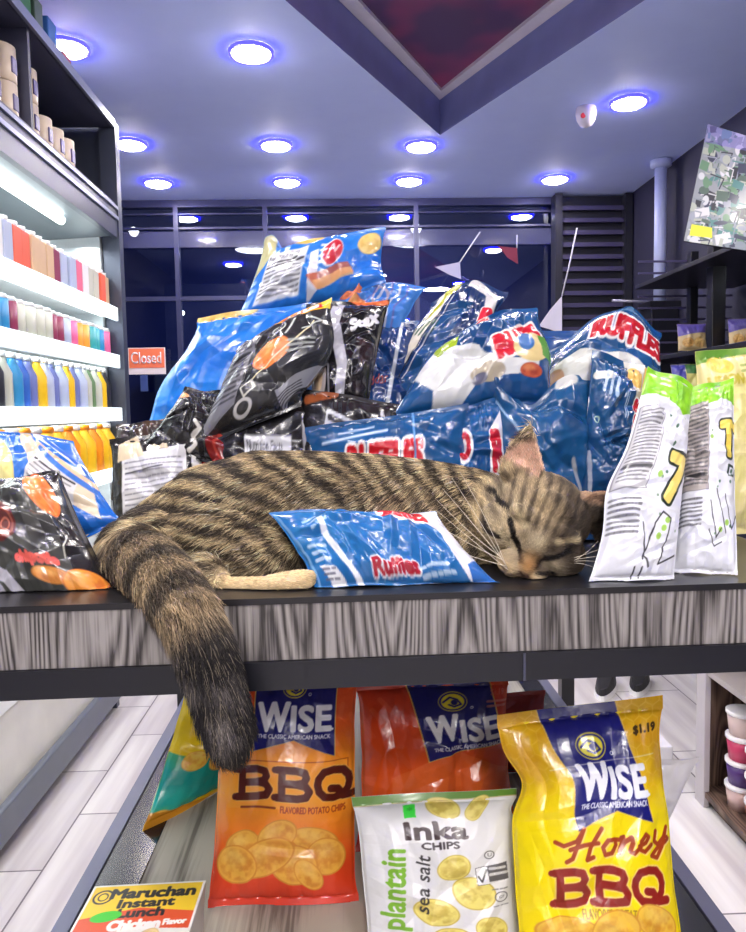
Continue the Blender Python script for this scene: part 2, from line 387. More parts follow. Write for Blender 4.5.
# ================================================================== two-tier display table
ZT = H-.177; Z2 = H-.63
YF = .70
M_edge = woodmat('grey_wood_edge', (50, 46, 45), (112, 107, 105), (150, 145, 142), .42, 'x', 1.0, 3)
M_deck = woodmat('grey_wood_deck', (110, 104, 94), (158, 152, 140), (176, 170, 156), .62, 'y', .8, 1, 9, 1.9)
tb = empty('display_table', (.06, 1.2, 0), 'two-tier display table with grey wood shelf edge and black metal rails', 'display table')
XA, XB = -.40, .52
BT = at(346, 660, YF).z
def YFx(x): return YF+.026*(x+.26)
def fbox(y0, x0, x1, z0, z1, y1=1.72):
    "box whose front follows the slightly slanted shelf edge"
    return [(x0, YFx(x0)+y0, z0), (x1, YFx(x1)+y0, z0), (x1, y1, z0), (x0, y1, z0), (x0, YFx(x0)+y0, z1), (x1, YFx(x1)+y0, z1), (x1, y1, z1), (x0, y1, z1)]
m = MB(); m.hexa(fbox(0, XA, XB, BT, ZT-.006)); m.done('upper_shelf', M_edge, tb)
m = MB(); m.hexa(fbox(-.001, XA, XB, ZT-.0062, ZT)); m.done('shelf_top', flat('black_laminate', (30, 29, 32), .3), tb)
m = MB()
m.hexa(fbox(-.004, XA, XB, BT-.028, BT-.0005, .745))
m.box((XA, 1.69, BT-.028), (XB, 1.72, BT-.0005)); m.box((XA, YF+.03, BT-.028), (XA+.03, 1.69, BT-.0005)); m.box((XB-.03, YF+.03, BT-.028), (XB, 1.69, BT-.0005))
m.done('front_rail', M_black, tb)
q = at(527, 665, YF-.004); m = MB(); m.box((q.x-.0012, YFx(q.x)-.0055, BT-.028), (q.x+.0012, YFx(q.x)-.003, BT-.0005)); m.done('rail_joint', flat('joint_grey', (60, 62, 80), .4), tb)
lx, rx = atz(190, 690, Z2).x, atz(545, 680, Z2).x
YA, YC = .30, 1.72
for x in (XA, XB-.03):
    for y in (YC-.03, ):
        m = MB(); m.box((x, y, 0), (x+.03, y+.03, BT-.03)); m.done('post', M_black, tb)
m = MB(); m.box((lx+.078, YA, Z2-.03), (rx-.062, YC-.03, Z2), .001); m.done('lower_deck', M_deck, tb)
for a, b_ in ((lx+.018, lx+.078), (rx-.062, rx-.018)): MB().box((a, YA, Z2-.05), (b_, YC, Z2+.001), .001).done('inner_rail', flat('black_gloss_rail', (22, 22, 30), .18), tb)
for a, b_ in ((lx-.004, lx+.018), (rx-.018, rx+.004)): MB().box((a, YA, Z2-.06), (b_, YC, Z2+.004), .001).done('side_rail', flat('grey_rail', (88, 90, 112), .4, metal=.3), tb)
m = MB(); m.box((lx, YA, .12), (rx, YC, Z2-.06)); m.done('plinth', M_dark, tb)

# ================================================================== open cooler on the left
XC = -.985; XG = -1.08; YE = 3.41
ck = empty('open_cooler', (XC-.4, 2.2, 0), 'tall lit open drinks cooler with a dark storage box on top', 'cooler')
ZB0, ZB1 = H+.885, H+1.265
M_cin = flat('cooler_inside', (214, 222, 224), .4)
y0 = .6
m = MB(); m.box((XC-.75, y0, .1), (XC-.70, YE, ZB0)); m.done('back_panel', M_cin, ck)
m = MB(); m.box((XC-.75, YE-.05, .42), (XC-.07, YE-.012, ZB0)); m.done('inner_end_panel', M_cin, ck)
m = MB(); m.box((XC-.78, YE-.012, .48), (XC+.01, YE+.03, ZB1), .003); m.box((XC-.78, YE-.012, 0), (XG-.0, YE+.03, .48), .003); m.box((XC-.06, YE-.03, .5), (XC+.01, YE-.012, ZB1)); m.done('end_panel', flat('cooler_grey', (74, 80, 96), .35, metal=.3), ck)
# upper dark box
m = MB(); m.box((XC-.75, y0, ZB0-.0), (XC, YE-.03, ZB0+.03)); m.box((XC-.75, y0, ZB1-.03), (XC, YE-.03, ZB1)); m.box((XC-.75, y0, ZB0+.03), (XC-.72, YE-.03, ZB1-.03))
for yy in (2.53, ): m.box((XC-.72, yy, ZB0+.03), (XC-.01, yy+.02, ZB1-.03))
m.done('top_box', flat('top_box_dark', (62, 64, 86), .5), ck)
m = MB(); m.box((XC-.005, y0, ZB1-.03), (XC+.012, YE-.03, ZB1+.004)); m.box((XC-.005, y0, ZB0), (XC+.012, YE-.03, ZB0+.014)); m.box((XC-.005, y0, ZB0-.045), (XC+.012, YE-.03, ZB0-.03)); m.done('box_edging', flat('edging_silver', (140, 146, 170), .3, metal=.4), ck)
m = MB(); m.box((XC-.02, y0, ZB0-.12), (XC+.004, YE-.03, ZB0)); m.box((XC-.3, y0, ZB0-.06), (XC-.02, YE-.03, ZB0-.03)); m.done('fascia', flat('fascia_grey', (52, 58, 74), .35), ck)
m = MB(); m.hexa([(XC-.5, y0, ZB0-.14), (XC-.02, y0, ZB0-.115), (XC-.02, YE-.05, ZB0-.115), (XC-.5, YE-.05, ZB0-.14), (XC-.5, y0, ZB0-.11), (XC-.02, y0, ZB0-.1), (XC-.02, YE-.05, ZB0-.1), (XC-.5, YE-.05, ZB0-.11)])
m.done('canopy', flat('canopy_grey', (96, 106, 112), .4), ck)
M_tube = flat('cooler_tube', (255, 255, 255), .5, em=(245, 255, 255), es=9)
tx = XC-.10; m = MB(); m.tube([(tx, 1.0, ZB0-.135), (tx, 3.0, ZB0-.135)], .017, 12); m.done('light_tube', M_tube, ck)
area('cooler_light', (XC-.12, 2.2, ZB0-.16), .06, 8, (.93, 1, 1), (0, 0, PI/2), 'RECTANGLE').data.size_y = .06
bpy.data.objects['cooler_light'].data.size = 2.3
shz = [H+.455, H+.25, H+.02, H-.235]
M_led = flat('shelf_led', (255, 255, 255), .5, em=(240, 252, 255), es=1.5)
for i, z in enumerate(shz):
    s = MB().box((XC-.7, y0, z-.018), (XC-.015, YE-.05, z), .001).done('shelf', M_white, ck)
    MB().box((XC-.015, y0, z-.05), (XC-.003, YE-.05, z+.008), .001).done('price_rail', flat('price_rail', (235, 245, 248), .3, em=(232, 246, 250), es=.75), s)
    MB().box((XC-.075, y0, z-.03), (XC-.045, YE-.06, z-.0185)).done('shelf_light', M_led, s)
for i, z in enumerate(shz):
    a = area('shelf_lamp', (XC-.07, 2.4, z-.04), 1.8, 2.6, (.93, 1, 1), (0, 0, PI/2), 'RECTANGLE', .03)
m = MB(); m.box((XC-.7, y0, .42), (XG-.03, YE-.05, .44)); m.done('bottom_tray', M_white, ck)
m = MB(); m.hexa([(XC-.7, y0, .12), (XG-.0, y0, .12), (XG-.0, YE-.01, .12), (XC-.7, YE-.01, .12), (XC-.7, y0, .41), (XG-.03, y0, .41), (XG-.03, YE-.01, .41), (XC-.7, YE-.01, .41)]); m.done('base_panel', flat('base_panel', (206, 204, 196), .35), ck)
m = MB(); m.box((XG-.06, y0, .41), (XG-.02, YE-.015, .50), .004); m.done('front_lip', flat('lip_white', (228, 232, 230), .3), ck)
m = MB(); m.box((XG+.001, y0, .06), (XG+.03, YE+.005, .17), .008); m.box((XC-.6, y0, 0), (XG-.03, YE-.05, .12)); m.done('bumper', flat('bumper_grey', (98, 104, 116), .4), ck)
# goods in the cooler
def can(r, h, nm, top=True):
    e = [MB().lathe((0, 0, 0), [(r*.86, 0), (r, h*.05), (r, h*.86), (r*.86, h*.95), (r*.80, h*.96)], 14)]
    return e
def proto_goods(kind):
    if kind == 'can': return [('body', MB().lathe((0,0,0), [(.026,0), (.032,.007), (.032,.105)], 14)), ('lid', MB().lathe((0,0,0), [(.032,.105), (.027,.118), (.026,.12)], 14))]
    if kind == 'bottle': return [('body', MB().lathe((0,0,0), [(.028,0), (.031,.008), (.031,.11), (.013,.15), (.013,.16)], 14)), ('cap', MB().lathe((0,0,0), [(.015,.16), (.015,.178)], 12))]
    if kind == 'carton': return [('body', MB().box((-.032,-.032,0), (.032,.032,.135), .004)), ('cap', MB().lathe((0,0,0), [(.03,.135), (.03,.15)], 12))]
    if kind == 'jug': return [('body', MB().lathe((0,0,0), [(.04,0), (.046,.01), (.046,.12), (.02,.165), (.02,.175)], 14)), ('cap', MB().lathe((0,0,0), [(.024,.175), (.024,.195)], 12))]
protos = {}
def goods(kind, loc, col, capcol, label, group, cat):
    if kind not in protos:
        protos[kind] = []
        for nm, mb in proto_goods(kind):
            bmesh.ops.recalc_face_normals(mb.bm, faces=mb.bm.faces[:]); me = bpy.data.meshes.new(nm); mb.bm.to_mesh(me); mb.bm.free(); me.materials.append(None); protos[kind].append((nm, me))
    nmk = {'can': 'drink_can', 'bottle': 'drink_bottle', 'carton': 'drink_carton', 'jug': 'juice_jug'}[kind]
    e = empty(nmk, loc, label, cat, group)
    for nm, me in protos[kind]:
        o = bpy.data.objects.new(nm, me); COL.objects.link(o); o.parent = e
        c = col if nm == 'body' else capcol
        o.material_slots[0].link = 'OBJECT'; o.material_slots[0].material = flat('good_%d_%d_%d' % c, c, .35)
    return e
CN = {(246,120,150): 'pink', (240,240,240): 'white', (246,110,80): 'orange-red', (225,190,150): 'tan', (150,60,90): 'maroon', (190,200,225): 'pale blue', (150,230,130): 'lime green', (60,150,205): 'blue', (205,205,190): 'cream',
      (235,110,160): 'bright pink', (245,170,70): 'amber', (70,175,180): 'teal', (50,50,60): 'black', (250,200,40): 'yellow', (245,150,30): 'orange', (170,120,130): 'dusty rose', (120,130,190): 'violet', (60,110,200): 'deep blue', (110,140,100): 'olive'}
K = list(CN)
rows = [(0, 'carton', [6,0,0,1,5,2,2,3,3,3,4,5,5,0,1,8,8,2,3], 'top', 'carton'), (1, 'can', [6,6,7,7,7,4,8,8,8,8,4,4,5,9,10,10,11,11,7,9], 'second', 'can'),
        (2, 'bottle', [12,8,12,12,8,7,17,16,13,5,16,5,13,16,5,8,18,8,13,12], 'third', 'bottle'), (3, 'jug', [14,13,13,15,12,15,13,13,14,13,13,14,13,13], 'bottom', 'jug')]
ordw = ['first', 'second', 'third', 'fourth', 'fifth', 'sixth', 'seventh', 'eighth', 'ninth']
for si, kind, seq, sw, cw in rows:
    cnt = {}
    tot = {}
    for c in seq: tot[c] = tot.get(c, 0)+1
    step = (3.33-2.02)/len(seq)
    for j, c in enumerate(seq):
        cnt[c] = cnt.get(c, 0)+1
        pos = '' if tot[c] == 1 else ', %s such from left' % (ordw[cnt[c]-1])
        sc = 1.0
        cap = (240, 240, 240) if kind != 'jug' else [(245, 150, 30), (240, 240, 240)][j % 2]
        goods(kind, (XC-.06-random.random()*.012, 2.05+step*(j+.5), shz[si]+.0005), K[c], cap, '%s %s on the %s cooler shelf%s' % (CN[K[c]], cw, sw, pos), '%ss in the front row of the %s cooler shelf' % (cw, sw), cw)
        if random.random() < .0: pass
# mugs in the dark box
def mug(p, lab, s=1.0):
    e = empty('coffee_mug', p, lab, 'mug', 'pale mugs in the box above the cooler')
    r, h = .041*s, .088*s
    MB().lathe(p, [(r*.9, 0), (r, .006), (r, h), (r-.004, h), (r-.005, .01), (.002, .009)], 20).done('cup', flat('mug_cream', (232, 214, 190), .3), e)
    MB().lathe(p, [(r*.6, h*.0+.0)]*2, 8, cap=False) if False else None
    m = MB(); pts = [Vector(p)+Vector((0, r-.003+.022*math.sin(a), h*.5-h*.3*math.cos(a))) for a in np.linspace(.15, PI-.15, 8)]; m.tube(pts, .005, 8); m.done('handle', flat('mug_cream', (232, 214, 190), .3), e)
    m = MB(); m.box(Vector(p)+Vector((r-.006, -.020, h*.25)), Vector(p)+Vector((r+.001, .014, h*.7)), .003); m.done('emblem', flat('mug_print', (90, 80, 130), .4), e)
zz = ZB0+.03
mugs = [(2.33, 0, 'lower pale mug at the left edge, in the box above the cooler'), (2.33, 1, 'upper pale mug at the left edge, in the box above the cooler'), (2.45, 0, 'lower printed mug just left of the divider'), (2.45, 1, 'upper printed mug just left of the divider'),
        (2.61, 0, 'lower printed mug just right of the divider'), (2.61, 1, 'upper printed mug just right of the divider'), (2.725, 0, 'second mug right of the divider in the box'), (2.835, 0, 'third mug right of the divider in the box'), (2.94, 0, 'last mug in the row, nearest the empty end of the box')]
for y, k, lab in mugs: mug((XC-.07, y, zz+.1125*k+.0005), lab, 1.25)
# packs on top of the cooler
for i, (y, c, lab, w, h) in enumerate([(2.38, (40,120,60), 'green pack at the left edge, on top of the cooler', .1, .17), (2.50, (60,140,70), 'green pack with white foot standing on the cooler top', .1, .16), (2.61, (50,130,60), 'dark green pack third from the left on the cooler top', .09, .17),
        (2.72, (90,110,90), 'grey-green slim pack on the cooler top', .07, .15), (2.84, (70,130,200), 'blue and white pack standing on the cooler top', .08, .14), (2.98, (200,90,90), 'small red pack at the right end of the row on the cooler top', .08, .085)]):
    e = empty('boxed_pack', (XC-.07, y, ZB1+.004), lab, 'pack', 'packs standing on top of the cooler')
    x = XC-.07; z0 = ZB1+.0045
    m = MB(); m.box((x-.03, y-w/2, z0), (x+.03, y+w/2, z0+h), .004); m.done('pack_body', flat('pack_%d_%d_%d' % c, c, .45), e)
    m = MB(); m.box((x-.0305, y-w/2-.0005, z0+.01), (x+.0315, y+w/2+.0005, z0+h*.3), .002); m.done('pale_band', flat('pack_band', (225, 225, 230), .45), e)
# ================================================================== printed artwork (drawn here, carried by the film as its print)
_glyph = {}
def glyph(body):
    if body in _glyph: return _glyph[body]
    cu = bpy.data.curves.new('t', 'FONT'); cu.body = body; cu.resolution_u = 4
    ob = bpy.data.objects.new('t', cu); COL.objects.link(ob)
    dg = bpy.context.evaluated_depsgraph_get(); me = bpy.data.meshes.new_from_object(ob.evaluated_get(dg)); bpy.data.objects.remove(ob)
    co = np.array([v.co[:2] for v in me.vertices]); me.calc_loop_triangles()
    T = np.array([t.vertices[:] for t in me.loop_triangles])
    lo, hi = co.min(0), co.max(0); co = (co-lo)/(hi-lo)
    bpy.data.meshes.remove(me); _glyph[body] = (co, T); return _glyph[body]
# slab-serif capitals as strokes in a unit box, y down
SLAB = {'B': [[(.14,0),(.14,1)], [(0,0),(.6,0),(.84,.06),(.9,.24),(.82,.42),(.6,.48),(.14,.48)], [(.6,.48),(.88,.54),(1,.73),(.9,.94),(.62,1),(0,1)]],
        'Q': [[(.5,0),(.2,.06),(.03,.3),(.0,.5),(.05,.74),(.22,.95),(.5,1),(.78,.95),(.95,.74),(1,.5),(.96,.28),(.8,.06),(.5,0)], [(.42,.66),(.62,.7),(.8,1.0),(1.12,1.02)]]}
# script letters for the honey bag
SCRIPT = {'H': [[(-.35,.25),(-.1,.42),(.25,.30),(.42,-.12),(.2,.9),(.05,1.0)], [(.95,-.1),(.68,.55),(.62,.98),(.8,.9)], [(.1,.58),(.5,.46),(.9,.42)]],
          'o': [[(.7,.42),(.35,.45),(.12,.72),(.3,.98),(.65,.92),(.82,.62),(.7,.42),(1,.45)]],
          'n': [[(.1,.45),(.22,.42),(.08,.98),(.3,.6),(.62,.42),(.68,.6),(.58,.9),(.8,.95),(1,.8)]],
          'e': [[(.05,.78),(.5,.68),(.68,.5),(.45,.4),(.15,.62),(.18,.92),(.5,1),(.95,.78)]],
          'y': [[(.15,.42),(.12,.75),(.35,.9),(.6,.7),(.75,.4),(.6,1.0),(.35,1.35),(.05,1.25),(.3,1.05),(.9,.8)]]}
class Art:
    def __init__(s, W, asp, col):
        s.W = W; s.H = int(round(W*asp)); s.asp = asp
        s.x, s.y = np.meshgrid((np.arange(s.W))/(s.W-1), np.arange(s.H)/(s.H-1)*asp)
        s.a = np.tile(np.array(col, float)/255, (s.H, s.W, 1)); s.px = 1.0/s.W
        s.rng = np.random.RandomState(W+int(sum(col)))
    def mix(s, m, col):
        c = np.array(col, float)/255 if not isinstance(col, np.ndarray) else col
        m = np.clip(m, 0, 1)[..., None]; s.a = s.a*(1-m)+c*m; return s
    def grad(s, stops):
        ys = [k for k, _ in stops]; cs = np.array([c for _, c in stops], float)/255
        yy = s.y/s.asp; s.a = np.stack([np.interp(yy, ys, cs[:, i]) for i in range(3)], -1); return s
    def inside(s, pts):
        m = np.zeros_like(s.x)
        for dx, dy in ((-.25, -.25), (.25, -.25), (-.25, .25), (.25, .25)):
            X = s.x+dx*s.px; Y = s.y+dy*s.px; c = np.zeros(X.shape, bool)
            n = len(pts)
            for i in range(n):
                (x0, y0), (x1, y1) = pts[i], pts[(i+1) % n]
                if y0 == y1: continue
                k = ((y0 > Y) != (y1 > Y)) & (X < (x1-x0)*(Y-y0)/(y1-y0)+x0); c ^= k
            m += c*.25
        return m
    def poly(s, pts, col, al=1): return s.mix(s.inside(pts)*al, col)
    def sdl(s, pts):
        d = np.full(s.x.shape, 9.)
        for (x0, y0), (x1, y1) in zip(pts, pts[1:]):
            vx, vy = x1-x0, y1-y0; l = vx*vx+vy*vy+1e-12
            t = np.clip(((s.x-x0)*vx+(s.y-y0)*vy)/l, 0, 1); d = np.minimum(d, np.hypot(s.x-x0-t*vx, s.y-y0-t*vy))
        return d
    def line(s, pts, w, col, al=1): return s.mix(np.clip((w/2-s.sdl(pts))/s.px+.5, 0, 1)*al, col)
    def ell(s, cx, cy, rx, ry, col, rot=0, al=1, ring=None):
        c, n = math.cos(rot), math.sin(rot); X = (s.x-cx)*c+(s.y-cy)*n; Y = -(s.x-cx)*n+(s.y-cy)*c
        q = np.hypot(X/rx, Y/ry); r = min(rx, ry); d = (1-q)*r
        m = np.clip(d/s.px+.5, 0, 1)
        if ring: m = np.clip((ring/2-abs(d))/s.px+.5, 0, 1)
        return s.mix(m*al, col)
    def noise(s, sc, seed=0, oc=3):
        r = np.random.RandomState(seed); out = np.zeros(s.x.shape); amp = 1
        for o in range(oc):
            n = max(2, int(sc*2**o)); g = r.rand(int(n*s.asp)+3, n+3); X = s.x*n; Y = s.y*n
            i = X.astype(int); j = Y.astype(int); fx = X-i; fy = Y-j; fx = fx*fx*(3-2*fx); fy = fy*fy*(3-2*fy)
            out += amp*((g[j, i]*(1-fx)+g[j, i+1]*fx)*(1-fy)+(g[j+1, i]*(1-fx)+g[j+1, i+1]*fx)*fy-.5); amp *= .5
        return out
    def chip(s, cx, cy, rx, ry, rot=0, col=(236, 184, 70), edge=(196, 120, 24), al=1, seed=0):
        s.ell(cx, cy, rx, ry, tuple((np.array(edge)*.6+np.array(col)*.4)), rot, al); s.ell(cx, cy, rx*.93, ry*.92, col, rot, al)
        c, n = math.cos(rot), math.sin(rot); X = ((s.x-cx)*c+(s.y-cy)*n)/rx; Y = (-(s.x-cx)*n+(s.y-cy)*c)/ry
        q = np.hypot(X, Y); ns = s.noise(22, 5+seed)
        s.mix(np.clip((.9-q)*6, 0, 1)*np.clip(.25+ns*1.1, 0, .6)*al, edge)
        s.mix(np.clip((.8-np.hypot(X+.25, (Y+.3)*1.3))*2, 0, 1)*.28*al, (252, 226, 140)); return s
    def tmask(s, body, box, rot=0, shear=0, bold=0):
        co, T = glyph(body); x0, y0, x1, y1 = box; ss = 3
        cx, cy = (x0+x1)/2, (y0+y1)/2
        P = np.stack([x0+co[:, 0]*(x1-x0), y1-co[:, 1]*(y1-y0)], 1); P[:, 0] += shear*(cy-P[:, 1])
        c, n = math.cos(rot), math.sin(rot); D = P-(cx, cy); P = np.stack([cx+D[:, 0]*c-D[:, 1]*n, cy+D[:, 0]*n+D[:, 1]*c], 1)
        Q = P*s.W*ss; M = np.zeros((s.H*ss, s.W*ss), bool)
        for t in T:
            a, b, d = Q[t]; lo = np.floor(np.minimum(np.minimum(a, b), d)).astype(int); hi = np.ceil(np.maximum(np.maximum(a, b), d)).astype(int)+1
            lo = np.maximum(lo, 0); hi = np.minimum(hi, (s.W*ss, s.H*ss))
            if (hi <= lo).any(): continue
            X, Y = np.meshgrid(np.arange(lo[0], hi[0])+.5, np.arange(lo[1], hi[1])+.5)
            e = lambda p, q: (q[0]-p[0])*(Y-p[1])-(q[1]-p[1])*(X-p[0])
            e1, e2, e3 = e(a, b), e(b, d), e(d, a)
            M[lo[1]:hi[1], lo[0]:hi[0]] |= ((e1 >= 0) & (e2 >= 0) & (e3 >= 0)) | ((e1 <= 0) & (e2 <= 0) & (e3 <= 0))
        r = int(round(bold*s.W*ss))
        if r > 0:
            O = M.copy()
            for dx in range(-r, r+1):
                for dy in range(-r, r+1):
                    if dx*dx+dy*dy <= r*r+.5: O |= np.roll(np.roll(M, dx, 1), dy, 0)
            M = O
        return M.reshape(s.H, ss, s.W, ss).mean((1, 3))
    def text(s, body, box, col, rot=0, shear=0, bold=0, out=None, ow=.01):
        if out is not None: s.mix(s.tmask(body, box, rot, shear, bold+ow), out)
        return s.mix(s.tmask(body, box, rot, shear, bold), col)
    def strokes(s, glyphs, let, box, w, col, serif=False, out=None, ow=.01, shear=0, rise=0):
        "a word of stroke letters laid across a box"
        x0, y0, x1, y1 = box; n = len(let); cw = (x1-x0)/n; L_ = []
        for i, ch in enumerate(let):
            for st in glyphs[ch]:
                g = .8 if serif else .98
                L_.append([(x0+cw*(i+p[0]*g)+shear*(1-p[1])*(y1-y0), y0+p[1]*(y1-y0)-rise*(i/n)) for p in st])
        if out is not None:
            for l in L_: s.line(l, w+ow*2, out)
        for l in L_: s.line(l, w, col)
        return s
    def fine(s, box, rows, col, rot=0, al=.8, seed=1, lw=.5):
        "rows of tiny print too small to read"
        x0, y0, x1, y1 = box; r = np.random.RandomState(seed); cx, cy = (x0+x1)/2, (y0+y1)/2; c, n = math.cos(rot), math.sin(rot)
        for k in range(rows):
            y = y0+(k+.5)*(y1-y0)/rows; x = x0
            while x < x1-.01:
                w = r.uniform(.015, .06); xe = min(x+w, x1)
                P = [(cx+(a-cx)*c-(y-cy)*n, cy+(a-cx)*n+(y-cy)*c) for a in (x, xe)]
                s.line(P, (y1-y0)/rows*lw, col, al); x = xe+r.uniform(.008, .02)
        return s
    def facts(s, box, bg=(214, 216, 220), ink=(50, 50, 56), rot=0, title=True):
        x0, y0, x1, y1 = box; cx, cy = (x0+x1)/2, (y0+y1)/2; c, n = math.cos(rot), math.sin(rot)
        R = lambda x, y: (cx+(x-cx)*c-(y-cy)*n, cy+(x-cx)*n+(y-cy)*c)
        s.poly([R(x0, y0), R(x1, y0), R(x1, y1), R(x0, y1)], bg)
        w, h = x1-x0, y1-y0
        if title: s.text('Nutrition Facts', (x0+w*.05, y0+h*.05, x0+w*.8, y0+h*.16), ink, rot=0) if rot == 0 else s.line([R(x0+w*.06, y0+h*.1), R(x0+w*.7, y0+h*.1)], h*.08, ink)
        s.line([R(x0+w*.05, y0+h*.30), R(x1-w*.05, y0+h*.30)], h*.035, ink)
        s.fine((x0+w*.06, y0+h*.18, x1-w*.2, y0+h*.28), 1, ink, rot=0) if rot == 0 else None
        if rot == 0: s.fine((x0+w*.06, y0+h*.36, x1-w*.06, y1-h*.06), 7, ink, al=.55)
        else:
            for k in range(7): s.line([R(x0+w*.06, y0+h*(.38+.08*k)), R(x1-w*(.1+.3*((k*37) % 5)/5), y0+h*(.38+.08*k))], h*.03, ink, .5)
        return s
NAVY = (24, 26, 112)
def wise_panel(A_, P, eye, word, sub, tilt=0):
    "P: five corners of the hanging pennant, then the eye (x,y,r), the word box and the strapline box"
    A_.poly(P, (222, 186, 90)); c = np.mean(P, 0); A_.poly([(c[0]+(x-c[0])*.97, c[1]+(y-c[1])*.975) for x, y in P], NAVY)
    x, y, r = eye
    A_.ell(x, y, r*1.15, r*.95, (226, 214, 60), tilt); A_.ell(x, y, r*1.0, r*.8, NAVY, tilt, ring=r*.14)
    A_.line([(x-r*.75, y+r*.05), (x-r*.2, y-r*.4), (x+r*.35, y-r*.2), (x+r*.65, y+r*.25), (x+r*.1, y+r*.5), (x-r*.3, y+r*.3)], r*.17, NAVY)
    A_.ell(x+r*.12, y+r*.08, r*.26, r*.26, NAVY, 0)
    x0, y0, x1, y1 = word; w = x1-x0
    A_.text('W', (x0, y0-(y1-y0)*.0, x0+w*.42, y1), (238, 240, 248), tilt, bold=.011)
    A_.text('ISE', (x0+w*.46, y0+(y1-y0)*.12-math.tan(-tilt)*w*.0, x1, y1), (238, 240, 248), tilt, bold=.009)
    A_.text('THE CLASSIC AMERICAN SNACK', sub, (226, 228, 240), tilt, bold=.001)
    A_.ell(x1+.016, y1-.01, .008, .008, (238, 240, 248), 0)
    A_.ell(x+r*1.5, y+r*.6, .009, .009, (238, 240, 248), 0, ring=.005)
def art_bbq(W=210):
    a = Art(W, 1.60, (226, 92, 40)).grad([(0, (222, 74, 30)), (.22, (230, 92, 30)), (.36, (248, 142, 30)), (.5, (252, 166, 34)), (.66, (248, 136, 36)), (.82, (230, 74, 30)), (1, (214, 56, 34))])
    r = np.random.RandomState(4)
    for k in range(26):
        x, y = r.rand(), r.rand()*.55; a.line([(x, y), (x+r.uniform(-.05, .05), y+.10)], .035, (240, 120, 60), .35)
    a.poly([(.10, .62), (.5, .40), (.95, .62), (.95, .92), (.1, .92)], (250, 170, 60), .5)
    wise_panel(a, [(.26, .0), (.86, .0), (.86, .575), (.56, .46), (.26, .545)], (.55, .10, .075), (.30, .205, .82, .395), (.30, .42, .82, .447))
    a.line([(.18, .605), (.95, .60), (.95, .68)], .006, (150, 40, 20), .8)
    a.strokes(SLAB, 'BBQ', (.17, .66, 1.02, .845), .052, (84, 26, 14), True, out=(250, 180, 90), ow=.006)
    for i in range(2):
        for y in (.66, .845): a.line([(.15+i*.283, y), (.25+i*.283, y)], .045, (84, 26, 14))
    a.line([(.20, .915), (.44, .915)], .014, (120, 40, 20)); a.text('FLAVORED POTATO CHIPS', (.48, .90, .93, .945), (170, 60, 26), bold=.002)
    for k, (x, y, rx, ry, ro) in enumerate([(.22, 1.17, .13, .10, -.3), (.72, 1.13, .17, .09, .25), (.46, 1.10, .15, .10, -.5), (.80, 1.25, .14, .13, .5), (.58, 1.30, .17, .14, .3), (.38, 1.25, .22, .12, -.45), (.18, 1.30, .15, .13, .4), (.68, 1.37, .13, .08, .9)]):
        a.chip(x, y, rx, ry, ro, (240, 178, 70), (206, 118, 34), seed=k)
    return a
def art_wise2(W=190):
    a = Art(W, 1.48, (196, 60, 34)).grad([(0, (190, 48, 26)), (.3, (220, 74, 30)), (.6, (232, 92, 30)), (.8, (216, 66, 32)), (1, (200, 44, 34))])
    r = np.random.RandomState(9)
    for k in range(22):
        x, y = r.rand(), r.rand()*.7; a.line([(x, y), (x+.07, y+.11)], .04, (226, 96, 60), .45)
    a.poly([(.2, .82), (.62, .6), (1, .78), (1, 1.2), (.2, 1.2)], (238, 120, 60), .5)
    wise_panel(a, [(.31, -.02), (.86, -.05), (.985, .56), (.70, .60), (.44, .70)], (.62, .19, .085), (.45, .31, .93, .52), (.48, .555, .96, .585), tilt=-.10)
    a.text('$1.19', (.88, .10, .97, .16), (220, 120, 100)); a.fine((.86, .18, .99, .26), 2, (220, 130, 110))
    return a
